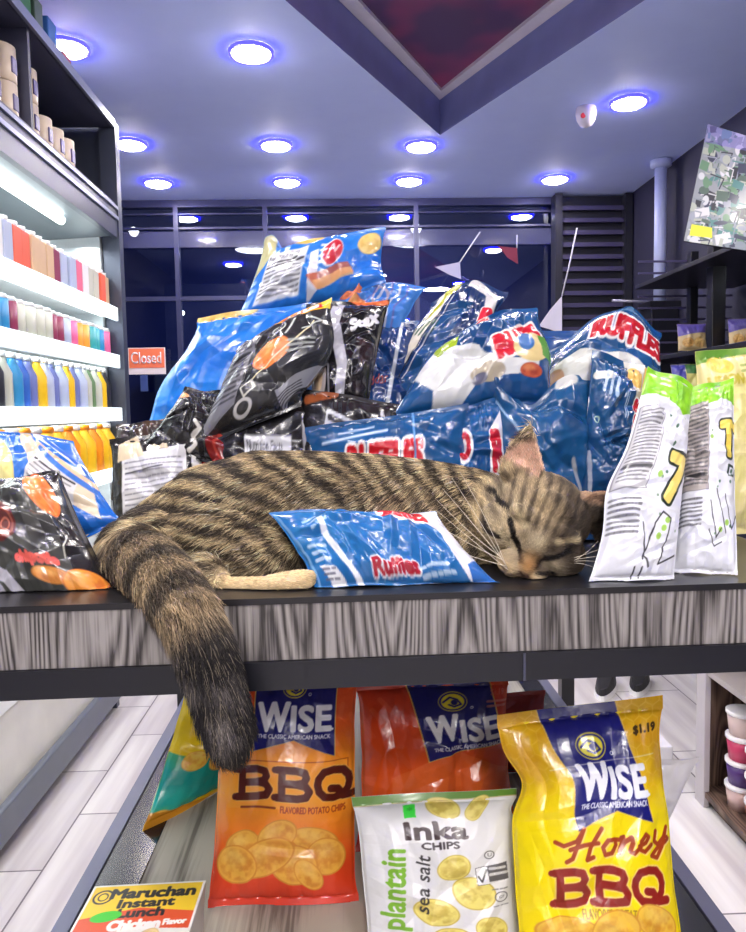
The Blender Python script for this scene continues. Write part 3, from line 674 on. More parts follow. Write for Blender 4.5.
def art_honey(W=230):
    a = Art(W, 1.55, (238, 214, 10)).grad([(0, (226, 176, 22)), (.2, (232, 186, 24)), (.34, (240, 214, 14)), (.5, (244, 222, 6)), (1, (240, 212, 10))])
    # honeycomb
    hx = .085; m = np.full(a.x.shape, 9.)
    X = a.x/hx; Y = a.y/hx
    for ox, oy in ((0, 0), (.5, .866)):
        qx = np.abs((X-ox+.5) % 1-.5); qy = np.abs((Y-oy+.866) % 1.732-.866)
        m = np.minimum(m, np.maximum(qx, qx*.5+qy*.866))
    fade = np.clip((.62-a.y)*5, 0, 1)
    a.mix(np.clip((m-.43)*16, 0, 1)*.55*fade, (250, 214, 90)); a.mix(np.clip(.25+a.noise(9, 3)*.8, 0, .5)*fade, (206, 140, 20))
    wise_panel(a, [(.235, -.02), (.71, -.02), (.86, .665), (.62, .595), (.37, .70)], (.52, .235, .082), (.38, .335, .83, .525), (.395, .545, .82, .575), tilt=-.03)
    a.text('$1.19', (.80, .145, .95, .195), (70, 50, 20), rot=-.05, bold=.004); a.line([(.2, .345), (.92, .305)], .006, (240, 236, 220), .6)
    for col, dx in (((250, 214, 110), .008), ((160, 62, 22), 0)):
        x = .28
        for ch, w in (('H', .21), ('o', .115), ('n', .12), ('e', .10), ('y', .14)):
            for st in SCRIPT[ch]: a.line([(x+p[0]*w+.035*(1-p[1])+dx, .70+p[1]*.15-(x-.28)*.10+dx) for p in st], .024, col)
            x += w
        a.ell(.955+dx, .705+dx, .011, .011, col); a.ell(.95+dx, .755+dx, .011, .011, col)
    a.strokes(SLAB, 'BBQ', (.22, .905, .93, 1.075), .044, (140, 34, 24), True, out=(250, 214, 110), ow=.008)
    for i in range(2):
        for y in (.905, 1.075): a.line([(.20+i*.237, y), (.28+i*.237, y)], .035, (140, 34, 24))
    a.text('FLAVORED POTATO CHIPS', (.37, 1.105, .83, 1.155), (170, 130, 20), bold=.001)
    for k, (x, y, rx, ry, ro) in enumerate([(.28, 1.22, .2, .08, .1), (.82, 1.19, .15, .09, .5), (.56, 1.22, .15, .11, -.2), (.4, 1.4, .25, .1, .1), (.75, 1.4, .2, .12, -.3)]):
        a.chip(x, y, rx, ry, ro, (232, 186, 60), (196, 120, 30), seed=k)
    return a
def art_inka(W=210):
    a = Art(W, 1.50, (224, 224, 226))
    a.poly([(0, 0), (1, 0), (1, .055), (0, .085)], (92, 140, 44)); a.line([(0, .09), (1, .058)], .008, (180, 170, 110))
    for k, (x, y, rx, ry, ro) in enumerate([(.55, .13, .12, .075, .5), (.76, .14, .11, .06, -1.1), (.575, .625, .12, .10, -.9), (.70, .84, .15, .13, .7), (.45, 1.0, .15, .11, .3), (.55, 1.25, .16, .12, .2), (.8, 1.15, .12, .1, .9)]):
        a.chip(x, y, rx, ry, ro, (232, 218, 120), (178, 150, 50), seed=k)
    a.poly([(.30, .10), (.375, .095), (.38, .20), (.305, .205)], (60, 226, 70)); a.text('*', (.325, .12, .36, .15), (30, 140, 40))
    a.text('Inka', (.295, .245, .675, .385), (60, 40, 44), bold=.008)
    a.text('CHIPS', (.385, .41, .62, .465), (54, 44, 50), bold=.003)
    a.text('plantain', (-.13, .70, .55, .90), (120, 176, 44), rot=-PI/2+.06, shear=.15, bold=.006)
    a.text('sea salt', (.13, .72, .62, .805), (50, 48, 50), rot=-PI/2+.06, shear=.25, bold=.001)
    a.ell(.81, .53, .032, .032, (70, 70, 74), ring=.007); a.text('U', (.797, .515, .823, .545), (70, 70, 74))
    a.poly([(.71, .63), (.925, .60), (.935, .74), (.72, .77)], (90, 88, 92)); a.poly([(.715, .635), (.79, .625), (.80, .755), (.725, .765)], (236, 236, 238))
    a.line([(.73, .70), (.75, .74), (.785, .65)], .012, (60, 60, 60)); a.fine((.81, .62, .92, .71), 2, (230, 230, 230)); a.fine((.72, .735, .93, .765), 1, (235, 235, 235))
    a.ell(.875, .88, .042, .042, (90, 90, 94), ring=.008); a.text('GF', (.857, .868, .893, .892), (70, 70, 74)); a.fine((.82, .80, .93, .825), 1, (120, 120, 124)); a.fine((.82, .945, .93, .965), 1, (120, 120, 124))
    return a
def art_yt(W=120):
    a = Art(W, 1.45, (246, 214, 16))
    n = a.noise(5, 3)*.12
    a.poly([(0, .76), (.45, .88), (1, 1.02), (1, 1.45), (0, 1.32)], (20, 176, 166))
    for k, (x, y) in enumerate([(.25, .86), (.5, .95), (.85, 1.25), (.6, 1.5), (.1, 1.42)]): a.chip(x, y, .13, .10, k, (250, 214, 90), (226, 130, 40), seed=k)
    a.mix(np.clip(n*4, 0, .5), (250, 200, 30)); a.poly([(0, 1.30), (.6, 1.45), (0, 1.45)], (206, 140, 30)); return a
BLUE = (34, 104, 190); RBLUE = (20, 72, 122); RNAVY = (18, 60, 122)
def ruffles_word(a, box, rot=0, bold=.012):
    x0, y0, x1, y1 = box; a.text('RUFFLES', box, (190, 24, 40), rot, bold=bold, out=(240, 236, 236), ow=.022, shear=.0)
def art_lays_top(W=130):
    a = Art(W, .58, (44, 122, 208)); a.mix(np.clip(.4+a.noise(5, 1)*1.4, 0, .7), (24, 100, 196))
    a.poly([(0, 0), (.1, 0), (.14, .12), (.0, .3)], (224, 200, 120), .8)
    a.facts((.10, .14, .42, .50)); a.chip(.36, .03, .16, .07, .1, (226, 196, 110), (196, 150, 70)); a.chip(.90, .16, .09, .11, .3, (222, 196, 120), (190, 150, 80))
    a.poly([(.45, .22), (.51, .2), (.55, .5), (.48, .55)], (226, 226, 236))
    a.ell(.62, .24, .085, .12, (236, 236, 240)); a.ell(.625, .24, .075, .11, (186, 40, 54)); a.line([(.59, .28), (.62, .18), (.65, .26), (.67, .2)], .014, (240, 200, 200)); a.fine((.53, .14, .57, .34), 4, (235, 235, 245)); a.poly([(.45, .4), (.75, .34), (.8, .42), (.55, .5)], (200, 90, 60), .8); a.poly([(.5, .44), (.78, .38), (.8, .44), (.55, .5)], (236, 180, 120), .8)
    return a
def art_blue2(W=110):
    a = Art(W, .62, (62, 122, 200)); a.chip(.14, .22, .16, .14, .6, (226, 130, 80), (190, 80, 50)); a.chip(.28, .42, .14, .07, .1, (230, 150, 96), (190, 90, 50))
    for k in range(5):
        x = .42+k*.10; a.line([(x, .05), (x+.05, .2), (x-.03, .38), (x+.04, .58)], .028, (214, 214, 224) if k % 2 else (90, 100, 170), .9)
    a.ell(.56, .32, .1, .12, (170, 160, 180), ring=.03); return a
def art_blue_left(W=120):
    a = Art(W, 1.25, (30, 120, 212)); a.mix(np.clip(.3+a.noise(4, 2)*1.5, 0, .6), (22, 98, 196)); a.mix(np.clip(a.noise(3, 9)*2, 0, .35), (90, 180, 240))
    a.chip(.25, .01, .3, .07, 0, (224, 196, 110), (190, 150, 70)); a.chip(.10, 1.2, .16, .10, -.4, (224, 160, 100), (190, 110, 60)); a.line([(.55, .62), (.62, .5)], .03, (210, 220, 236)); return a
def art_black_banner(W=150):
    a = Art(W, 1.22, (34, 35, 40)); a.mix(np.clip(.2+a.noise(4, 6)*1.2, 0, .5), (58, 60, 62))
    a.poly([(0, 0), (.40, 0), (.34, 1.0), (0, 1.22)], (120, 120, 128)); a.fine((.03, .08, .33, .95), 16, (58, 58, 64), al=.7); a.line([(.02, .5), (.33, .44)], .03, (40, 40, 44))
    a.poly([(.42, .0), (1, 0), (1, .13), (.42, .13)], (236, 170, 30)); a.poly([(.47, .015), (.95, .015), (.95, .105), (.47, .105)], (206, 40, 36)); a.text("LAYS", (.56, .02, .86, .10), (240, 236, 230), bold=.012)
    a.poly([(.88, 0), (1, 0), (1, .13), (.94, .13)], (220, 200, 60))
    a.chip(.56, .56, .15, .17, .2, (232, 138, 70), (196, 90, 40)); a.line([(.40, .90), (.58, .66), (.74, .48), (.86, .3)], .016, (226, 214, 170))
    a.ell(.57, .26, .06, .06, (196, 200, 196), ring=.014); a.line([(.70, .20), (.66, .38)], .02, (196, 200, 196)); a.line([(.80, .2), (.92, .3), (.78, .36)], .018, (190, 196, 190)); a.fine((.70, .46, .86, .62), 3, (170, 176, 170))
    a.poly([(.36, .86), (.46, .80), (.52, .90), (.42, .98)], (206, 206, 196)); a.poly([(.38, .87), (.45, .83), (.49, .90), (.42, .95)], (60, 60, 64))
    a.ell(.42, 1.06, .07, .07, (190, 190, 190), ring=.03); a.poly([(.70, 1.0), (1, .78), (1, 1.0), (.82, 1.22)], (140, 142, 150)); a.fine((.72, 1.0, .98, 1.16), 5, (60, 60, 66), rot=-.6)
    return a
def art_black_stripe(W=110):
    a = Art(W, 1.35, (26, 25, 30)); a.line([(.40, .12), (.34, .4), (.50, .9), (.48, 1.25)], .16, (176, 176, 186)); a.line([(.18, .15), (.12, .5), (.28, .9), (.3, 1.3)], .03, (130, 130, 140))
    a.ell(.08, 1.0, .17, .28, (168, 160, 160)); a.ell(.1, 1.02, .09, .13, (206, 180, 150)); a.text('Stax', (.56, .30, .94, .44), (222, 222, 226), rot=-.5, shear=.3, bold=.014); a.mix(np.clip(a.noise(5, 4), 0, .4)*(a.y > .6)*(a.x > .6), (120, 50, 50)); a.chip(.75, .0, .25, .08, .2, (214, 110, 60), (160, 70, 40)); return a
def art_black_dark(W=100):
    a = Art(W, 1.0, (28, 27, 30)); a.mix(np.clip(a.noise(5, 8)*1.3, 0, .4), (80, 80, 84)); a.ell(.92, .78, .22, .28, (120, 28, 30)); a.ell(.92, .78, .12, .16, (170, 60, 50), ring=.03)
    a.line([(.52, .55), (.6, .62), (.5, .72), (.58, .84), (.50, .92)], .05, (226, 224, 216)); a.chip(.1, .16, .16, .05, .2, (206, 150, 96), (160, 100, 50)); a.line([(.05, .75), (.6, 1.0)], .02, (150, 150, 150)); return a
def art_black_facts(W=120, side=True):
    a = Art(W, .62, (27, 26, 30)); a.facts((.40, .16, .78, .60), bg=(206, 208, 214))
    if side: a.ell(.1, .3, .1, .24, (128, 30, 34)); a.ell(.1, .3, .05, .12, (180, 70, 60), ring=.02); a.line([(.02, .02), (.5, .06)], .03, (150, 76, 40)); a.line([(.88, .1), (.92, .5)], .03, (150, 150, 156))
    return a
def art_black_facts2(W=120):
    a = Art(W, .55, (30, 29, 33)); a.facts((.22, .14, .80, .55), bg=(200, 204, 212), rot=.18); a.line([(.05, .06), (.35, .0)], .05, (150, 80, 44)); a.line([(.82, .08), (.96, .5)], .035, (200, 200, 204)); a.ell(.95, .14, .05, .05, (226, 206, 150)); a.ell(.12, .45, .14, .1, (120, 130, 150)); return a
def art_ruff_wide(W=170):
    a = Art(W, .40, RBLUE); a.mix(np.clip(.3+a.noise(4, 5)*1.5, 0, .6), (26, 88, 146)); a.text('RUFFLES', (.26, .125, .72, .235), (196, 30, 44), bold=.010, out=(236, 232, 234), ow=.014); a.line([(.10, .085), (.5, .07)], .012, (196, 214, 236)); a.line([(.2, .055), (.42, .045)], .008, (190, 206, 230)); a.ell(.03, .25, .09, .1, (150, 180, 214)); a.line([(.66, 0), (.69, .3)], .012, (110, 160, 214)); return a
def art_ruff_long(W=120):
    a = Art(W, 1.35, (18, 48, 96)); a.poly([(.10, 0), (.40, 0), (.16, .8), (.0, 1.0), (0, .5)], (214, 206, 190)); a.poly([(.2, 0), (.46, 0), (.4, .12), (.12, .4)], (176, 178, 50)); a.fine((.06, .3, .24, .7), 6, (60, 90, 60), rot=-1.0); a.line([(.32, .25), (.04, 1.1)], .02, (20, 30, 50)); a.line([(.40, .2), (.10, 1.15)], .018, (190, 190, 200))
    a.line([(.62, .06), (.86, .14), (.92, .40), (.84, .7)], .13, (206, 204, 204)); a.text('R', (.84, .36, .99, .56), (206, 40, 60), bold=.02, out=(236, 230, 230)); a.poly([(.4, .3), (.7, .3), (.3, 1.2), (.1, 1.2)], (28, 82, 136), .7)
    a.text('original', (.42, .88, .80, .97), (206, 90, 60), rot=-.3); a.line([(.45, .9), (.25, 1.3)], .07, (200, 206, 210)); return a
def art_ruff_dip(W=150):
    a = Art(W, .78, (20, 66, 118)); a.mix(np.clip(.3+a.noise(4, 4)*1.5, 0, .6), (28, 88, 144))
    a.poly([(.0, .52), (.10, .30), (.22, .34), (.45, .36), (.62, .50), (.9, .5), (.9, .6), (.5, .62), (.4, .78), (.25, .78), (.2, .66), (.1, .6)], (214, 216, 216)); a.poly([(.08, .34), (.16, .22), (.25, .2), (.26, .34), (.13, .42)], (150, 176, 40)); a.ell(.55, .58, .12, .07, (170, 160, 140)); a.ell(.5, .62, .05, .04, (90, 90, 110))
    a.text('RUFF', (.58, .26, .92, .44), (196, 30, 48), rot=-.35, bold=.018, out=(228, 220, 214), ow=.02); a.ell(.84, .4, .13, .12, (222, 200, 140)); a.ell(.80, .36, .06, .08, (60, 110, 170)); a.poly([(.9, .3), (1, .3), (1, .5), (.92, .46)], (90, 150, 60)); a.chip(.85, .58, .08, .05, 0, (190, 90, 60), (140, 50, 40))
    for k in range(4): a.line([(.22+k*.035, .10+k*.01), (.30+k*.035, .24)], .012, (200, 214, 232))
    a.text('R', (.40, .03, .48, .12), (206, 60, 60), bold=.02, out=(230, 210, 200)); return a
def art_navy(W=90):
    a = Art(W, 1.2, (18, 50, 104)); a.mix(np.clip(a.noise(4, 12)*1.6, 0, .7), (40, 100, 170)); a.line([(.75, 0), (.6, 1.2)], .06, (190, 196, 206)); a.text('cheddar', (.1, .7, .6, .8), (180, 80, 60), rot=-.15); a.ell(.18, 1.05, .06, .05, (230, 206, 160)); return a
def art_blue_r(W=90):
    a = Art(W, 1.1, (20, 82, 140)); a.mix(np.clip(.2+a.noise(4, 14)*1.6, 0, .7), (14, 58, 108)); a.ell(.26, .42, .15, .18, (232, 232, 236)); a.ell(.26, .42, .11, .14, (186, 30, 50)); a.ell(.26, .42, .04, .07, (240, 230, 230)); a.poly([(.70, .30), (.98, .10), (1, .8), (.66, .8)], (232, 232, 236)); a.text('R', (.74, .32, .94, .66), (190, 30, 50), bold=.03); return a
def art_blue_mid(W=110):
    a = Art(W, .95, (22, 76, 124)); a.mix(np.clip(.2+a.noise(4, 15)*1.6, 0, .7), (16, 60, 108)); a.ell(.75, .03, .12, .05, (206, 206, 200)); a.line([(.7, .5), (.86, .9)], .04, (160, 164, 172)); a.line([(.05, .1), (.3, .45)], .015, (170, 200, 230)); return a
def art_ruff_big(W=170):
    a = Art(W, .82, (20, 72, 124)); a.mix(np.clip(.2+a.noise(4, 16)*1.5, 0, .5), (32, 94, 150))
    a.poly([(.0, .46), (.2, .40), (.45, .46), (.62, .44), (.9, .62), (.95, .82), (0, .82)], (212, 214, 208)); a.ell(.80, .66, .13, .12, (226, 190, 110)); a.mix(np.clip(a.noise(9, 3), 0, .3)*(a.y > .5), (180, 170, 150))
    a.text('RUFFLES', (.30, .20, .98, .37), (186, 24, 40), rot=.20, bold=.016, out=(238, 234, 234), ow=.02); a.poly([(.52, .02), (.7, .0), (.72, .10), (.5, .14)], (110, 150, 190), .8); a.ell(.02, .62, .1, .12, (190, 150, 120)); return a
def art_ruff_side(W=130):
    a = Art(W, 2.0, (24, 76, 124)); a.mix(np.clip(.2+a.noise(4, 17)*1.5, 0, .6), (18, 62, 110))
    a.poly([(.62, .0), (1, 0), (1, .9), (.80, .6), (.72, .3)], (206, 204, 196)); a.ell(.82, .2, .16, .14, (222, 182, 96)); a.ell(.9, .45, .1, .12, (200, 190, 170))
    a.text('RUFFLES', (.55, .70, 1.15, .90), (190, 30, 44), rot=-1.45, bold=.02, out=(238, 234, 234), ow=.02)
    a.fine((.45, .55, .75, .62), 2, (200, 214, 230), rot=-1.45); a.line([(.08, .28), (.34, .25)], .09, (226, 226, 220)); a.ell(.12, .75, .035, .035, (190, 214, 190), ring=.012); a.fine((.2, .2, .45, .5), 3, (190, 206, 226), rot=-1.2); a.line([(.05, 1.1), (.12, 1.5), (.3, 1.9)], .05, (170, 176, 190)); return a
def art_ruff_front(W=190):
    a = Art(W, .42, (40, 108, 168)); a.mix(np.clip(.25+a.noise(5, 18)*1.5, 0, .6), (30, 98, 166))
    a.poly([(.79, .0), (1, 0), (1, .42), (.86, .42), (.84, .30), (.87, .2), (.80, .1)], (226, 226, 234)); a.poly([(.90, .34), (1, .30), (1, .42), (.86, .42)], (40, 100, 180))
    a.line([(.215, .10), (.185, .2), (.20, .32), (.25, .42)], .032, (232, 236, 242)); a.line([(.015, .02), (.03, .42)], .012, (110, 160, 210))
    a.text('RUFFLES', (.62, .03, .86, .105), (196, 34, 50), rot=.16, bold=.010, out=(236, 232, 234), ow=.014); a.text('Ruffles', (.34, .33, .60, .385), (170, 30, 50), rot=-.05, shear=.3, bold=.006, out=(220, 222, 232), ow=.006); a.fine((.60, .34, .80, .40), 2, (206, 220, 236), rot=-.1); a.fine((.06, .22, .15, .32), 3, (200, 216, 236)); a.poly([(.06, .33), (.14, .34), (.18, .42), (.1, .42)], (214, 216, 220)); a.fine((.07, .34, .14, .40), 3, (90, 90, 110)); a.fine((.13, .06, .24, .14), 3, (190, 214, 238), rot=-.3); return a
def art_white7(W=150, second=False):
    a = Art(W, 2.3 if not second else 2.6, (222, 224, 232))
    g = [(0, 0), (1, 0), (1, .42), (.75, .50), (.45, .40), (0, .34)] if not second else [(0, 0), (1, 0), (1, .42), (.72, .36), (.3, .38), (0, .46)]
    a.poly(g, (140, 208, 34)); a.mix(a.inside(g)*np.clip(a.noise(7, 3)*1.5, 0, .5), (90, 160, 20))
    r = np.random.RandomState(3+second)
    x0, x1, y0, y1 = (.03, .40, .50, 1.42) if not second else (.02, .46, .34, 1.6)
    a.poly([(x0, y0), (x1, y0), (x1, y1), (x0, y1)], (204, 204, 208) if not second else (166, 158, 154)); a.fine((x0+.03, y0+.04, x1-.03, y1-.06), 20, (70, 70, 74), al=.6); a.line([(x0+.03, y1-.22), (x1-.03, y1-.22)], .03, (50, 50, 54)); a.line([(x0, y0), (x1, y0), (x1, y1), (x0, y1), (x0, y0)], .009, (110, 110, 116))
    a.fine((.04, y1+.08, .36, y1+.46), 7, (90, 90, 96), al=.7, seed=5)
    for k in range(14):
        x, y = r.uniform(.5, .92), r.uniform(.5, 2.2); q = r.choice([0, 1, 2]); a.ell(x, y, [.035, .02, .015][q], [.035, .02, .015][q], [(160, 204, 90), (70, 110, 90), (120, 150, 120)][q])
    if not second:
        a.text('7', (.62, 1.0, .93, 1.5), (246, 222, 120), bold=.03, out=(30, 44, 34), ow=.035)
        for pts in ([(.42, 1.75), (.48, 1.95), (.60, 2.18)], [(.52, 2.1), (.56, 1.75), (.66, 1.62), (.78, 1.68), (.74, 2.0), (.72, 2.15), (.95, 2.05)], [(.45, 2.18), (.47, 2.28)], [(.54, 2.18), (.55, 2.28)]): a.line(pts, .018, (40, 40, 46))
    else:
        a.text('T', (.70, .72, .98, 1.2), (240, 214, 90), bold=.03, out=(30, 44, 34), ow=.03); a.text('DI', (.82, 1.32, 1.02, 1.46), (40, 60, 50), bold=.008)
        for pts in ([(.50, 1.75), (.62, 2.2), (.70, 2.1)], [(.60, 1.62), (.78, 2.15)], [(.75, 1.7), (.88, 2.1), (1.0, 1.9)], [(.50, 2.1), (.60, 2.3), (.72, 2.25)]): a.line(pts, .016, (40, 40, 46))
    return a
def art_yellow(W=110):
    a = Art(W, 2.2, (226, 214, 150)); a.poly([(0, 0), (1, 0), (1, .06), (.4, .10), (0, .16)], (96, 150, 50)); a.chip(.25, .2, .15, .10, .4, (236, 210, 90), (200, 170, 60)); a.text("LIMON", (.1, .34, .5, .46), (190, 170, 40), bold=.01); a.fine((.5, .2, .9, .34), 2, (130, 150, 70)); a.mix(np.clip(a.noise(4, 6), 0, .3), (200, 200, 90)); return a
def art_black_front(W=190):
    a = Art(W, .86, (34, 33, 36)); a.mix(np.clip(.3+a.noise(3, 20)*1.7, 0, .7)*(a.x < .8), (82, 84, 78))
    a.line([(0, .14), (.5, .0)], .03, (120, 118, 110)); a.line([(.05, .34), (.5, .06)], .02, (170, 172, 160)); a.line([(.1, .1), (.3, .0)], .014, (120, 60, 60)); a.line([(.0, .06), (.2, .0)], .014, (120, 60, 60))
    a.ell(.36, .40, .13, .13, (96, 44, 40)); a.ell(.37, .41, .09, .09, (140, 76, 62), ring=.02); a.ell(.39, .42, .04, .04, (176, 100, 80), ring=.014); a.line([(.36, .3), (.25, .2), (.3, .15)], .03, (70, 50, 46))
    a.chip(.76, .18, .12, .20, -.55, (232, 128, 64), (196, 90, 40)); a.ell(.6, .22, .012, .012, (230, 230, 230)); a.ell(.74, .52, .01, .01, (230, 230, 230))
    a.text('chipotle', (.42, .60, .72, .665), (226, 100, 90), rot=.1, bold=.008); a.line([(.86, .48), (.78, .62)], .01, (200, 200, 190))
    a.chip(.64, .72, .14, .045, .15, (214, 140, 70), (160, 90, 40)); a.chip(.84, .76, .15, .075, -.08, (232, 150, 60), (190, 90, 40)); a.fine((.55, .79, .75, .84), 2, (200, 200, 200))
    a.text('Li', (.16, .2, .24, .30), (220, 220, 216), bold=.01)
    a.line([(.14, .62), (.30, .70), (.42, .86)], .07, (188, 186, 196)); a.line([(.16, .68), (.24, .76), (.28, .86)], .05, (150, 148, 160)); a.poly([(0, .6), (.14, .56), (.2, .86), (0, .86)], (170, 170, 182)); return a
def art_blue_back(W=150):
    a = Art(W, .75, (30, 100, 190)); a.chip(.16, .28, .24, .22, .2, (226, 214, 140), (200, 180, 100)); a.poly([(.42, 0), (.55, 0), (.98, .46), (.9, .7), (.66, .42)], (214, 196, 170)); a.facts((.5, .16, .86, .62), bg=(208, 206, 206), rot=.72, title=False); a.line([(.6, .0), (.8, .1), (1, .3)], .05, (226, 226, 232)); a.line([(.72, .04), (.92, .2), (1, .34)], .035, (40, 96, 190)); a.line([(.66, .10), (.84, .26), (1, .46)], .045, (224, 186, 150)); a.line([(.68, .14), (.98, .5)], .05, (50, 106, 196), .9); return a
def art_white_label(W=130):
    a = Art(W, .95, (34, 32, 34)); a.poly([(.14, .18), (.84, .14), (.86, .95), (.14, .95)], (214, 214, 220)); a.fine((.18, .22, .80, .9), 15, (90, 90, 100), al=.55, lw=.3); a.line([(.18, .33), (.6, .31)], .012, (80, 80, 90)); a.poly([(.1, .06), (.3, .0), (.4, .2), (.08, .22)], (214, 196, 166)); a.poly([(.42, .14), (.6, .04), (.66, .16)], (206, 190, 160)); a.poly([(.88, .04), (.98, .02), (.99, .3), (.90, .34)], (226, 226, 224)); return a
def art_plain(col, W=60, asp=1.3, c2=None):
    a = Art(W, asp, col); a.mix(np.clip(.3+a.noise(4, 2)*1.4, 0, .6), c2 or tuple(int(x*.75) for x in col)); return a
# ================================================================== bags
def pn(x, y, seed, f):
    "value noise on arrays"
    r = np.random.RandomState(seed); n = 40; g = r.rand(n, n); X = x*f+50; Y = y*f+50
    i = np.floor(X).astype(int); j = np.floor(Y).astype(int); fx = X-i; fy = Y-j; fx = fx*fx*(3-2*fx); fy = fy*fy*(3-2*fy)
    G = lambda a, b: g[b % n, a % n]
    return (G(i, j)*(1-fx)+G(i+1, j)*fx)*(1-fy)+(G(i, j+1)*(1-fx)+G(i+1, j+1)*fx)*fy-.5
def bag_sheet(C, U, V, T, side, seed, crumple, crimp, w, h, nrm, pinch, bend, waves):
    "C: corners TL,TR,BR,BL; U,V in 0..1, V down"
    s = np.clip((V-crimp[0])/(1-crimp[0]-crimp[1]), 0, 1)
    fv = np.clip(4*s*(1-s), 0, 1)**.52
    fu = np.clip(1-np.abs(2*U-1)**2.6, 0, 1)**.72
    f = fu*fv
    # the pillow draws its sides in
    Uc = .5+(U-.5)*(1-.055*fv*(T/.06)); 
    if pinch:
        for (pv, pw, pa, pside) in pinch:
            g = np.exp(-((V-pv)/pw)**2)*pa
            Uc = Uc+(g*(1-U) if pside <= 0 else 0)-(g*U if pside >= 0 else 0)
    Vc = V+.012*np.sin(U*PI*2+seed)*(1-np.abs(2*V-1))
    eg = .010*pn(V*3, V*0+seed, seed+5, 3.0)*np.exp(-np.minimum(U, 1-U)*8)
    Uc = Uc+eg
    C = [np.array(c) for c in C]
    P = ((1-Uc)*(1-Vc))[..., None]*C[0]+(Uc*(1-Vc))[..., None]*C[1]+(Uc*Vc)[..., None]*C[2]+((1-Uc)*Vc)[..., None]*C[3]
    d = T/2*f
    # creases
    r = np.random.RandomState(seed*13+(0 if side > 0 else 7))
    X = U*w; Y = V*h; m = min(w, h); env = np.clip(f*1.6, 0, 1)
    for k in range(10):
        a = r.uniform(0, PI); c = r.uniform(.15, .85); cx, cy = r.uniform(.1, .9)*w, r.uniform(.1, .9)*h
        l = (X-cx)*math.cos(a)+(Y-cy)*math.sin(a); t = -(X-cx)*math.sin(a)+(Y-cy)*math.cos(a)
        l = l+.10*m*pn(X/m, Y/m, seed+k, 2.5)
        wd = r.uniform(.05, .14)*m; ln = r.uniform(.15, .45)*m; sg = r.choice([-1, -1, 1])
        d = d+sg*crumple*.010*np.clip(1-np.abs(l)/wd, 0, 1)*np.exp(-(t/ln)**2)*env
    q = 1-2*np.abs(pn(X/m, Y/m, seed+31, 4.0)+.5*pn(X/m, Y/m, seed+32, 8.0)); d = d+crumple*.006*(q-.6)*env
    q = 1-2*np.abs(pn(X/m+.3*Y/m, Y/m, seed+33, 9.0)); d = d+crumple*.0022*(q-.6)*np.clip(env+.1, 0, 1)
    # gathers running out of the seals and tucks along the sides
    e0 = np.exp(-s/.16)*(V > crimp[0]*.8); e1 = np.exp(-(1-s)/.16)*(V < 1-crimp[1]*.8)
    gx = 2*np.abs(((U*waves+pn(U*2, V*.7, seed+3, 2)*1.6) % 1)-.5)-.5; d = d+.0042*gx*(e0+e1)*fu*(.5+crumple*.5)
    se = np.exp(-np.minimum(U, 1-U)/.10); gy = 2*np.abs(((V*waves*.9+pn(U, V*3, seed+4, 2)) % 1)-.5)-.5; d = d+.003*gy*se*fv*(U > .004)*(U < .996)*(.4+crumple*.6)
    edge = np.minimum(np.minimum(U, 1-U)*w, np.minimum(V, 1-V)*h); d = d*np.clip(edge/.004, 0, 1)
    cr = ((V < crimp[0]) | (V > 1-crimp[1])); d = d+np.where(cr, .0006, 0)
    # whole-bag bend along its length and its width
    bz = bend[0]*(1-(2*V-1)**2)+bend[1]*(1-(2*U-1)**2)
    # seals wave gently
    wz = .006*np.sin(U*7+seed)*(np.exp(-V/.08)+np.exp(-(1-V)/.08))*(.4+crumple*.5)
    return P+nrm*(side*d+bz+wz)[..., None]
def bag(name, label, art, C, T=.06, seed=1, crumple=.6, crimp=(.05, .04), group=None, back=None, pinch=(), bend=(0, 0), waves=7, cat='chip bag', mat=None, parent=None, zmin=None, warp=()):
    C = [Vector(c) for c in C]; a = art
    w = ((C[1]-C[0]).length+(C[2]-C[3]).length)/2; h = ((C[3]-C[0]).length+(C[2]-C[1]).length)/2
    n = ((C[1]-C[0])+(C[2]-C[3])).cross((C[3]-C[0])+(C[2]-C[1])).normalized()
    mid = sum(C, Vector())/4
    if n.dot(Vector((0, 0, H))-mid) < 0: n = -n
    n = np.array(n)
    U, V = np.meshgrid(np.linspace(0, 1, a.W), np.linspace(0, 1, a.H))
    F = bag_sheet(C, U, V, T, 1, seed, crumple, crimp, w, h, n, pinch, bend, waves)
    nb = max(24, a.W//3), max(24, a.H//3)
    U2, V2 = np.meshgrid(np.linspace(0, 1, nb[0]), np.linspace(0, 1, nb[1]))
    Bk = bag_sheet(C, U2, V2, T, -1, seed, crumple, crimp, w, h, n, pinch, bend, waves)
    for Qq, Uq, Vq in ((F, U, V), (Bk, U2, V2)):        # corners pushed in or folded over
        for (wu, wv, dx, dy, dz, sg) in warp: Qq += (np.exp(-(((Uq-wu)**2+(Vq-wv)**2)/sg**2))[..., None])*np.array([dx, dy, dz])
    if zmin is not None:                      # rests on the shelf instead of sinking into it
        for Q in (F, Bk):
            lo = Q[..., 2] < zmin; Q[..., 2] = np.where(lo, zmin+(Q[..., 2]-zmin)*.02+.0006, Q[..., 2])
    bc = np.array(back if back is not None else a.a[a.H//2, a.W//8]*255, float)/255
    me = bpy.data.meshes.new(name); add_grid_mesh(me, [(F, s2l(a.a)), (Bk, s2l(np.tile(bc, (nb[1], nb[0], 1))))], flip=(1,))
    c0 = Vector((mid.x, mid.y, float(min(F[..., 2].min(), Bk[..., 2].min()))))
    me.transform(Matrix.Translation(-c0))
    o = bpy.data.objects.new(name, me); COL.objects.link(o); o.location = c0
    me.materials.append(mat or film('printed_film'))
    tag(o, label, cat, group); return o
def Q(*p): return [at(*q) for q in p]
FOIL = film('crinkled_film', .25, .0, .42, 17)
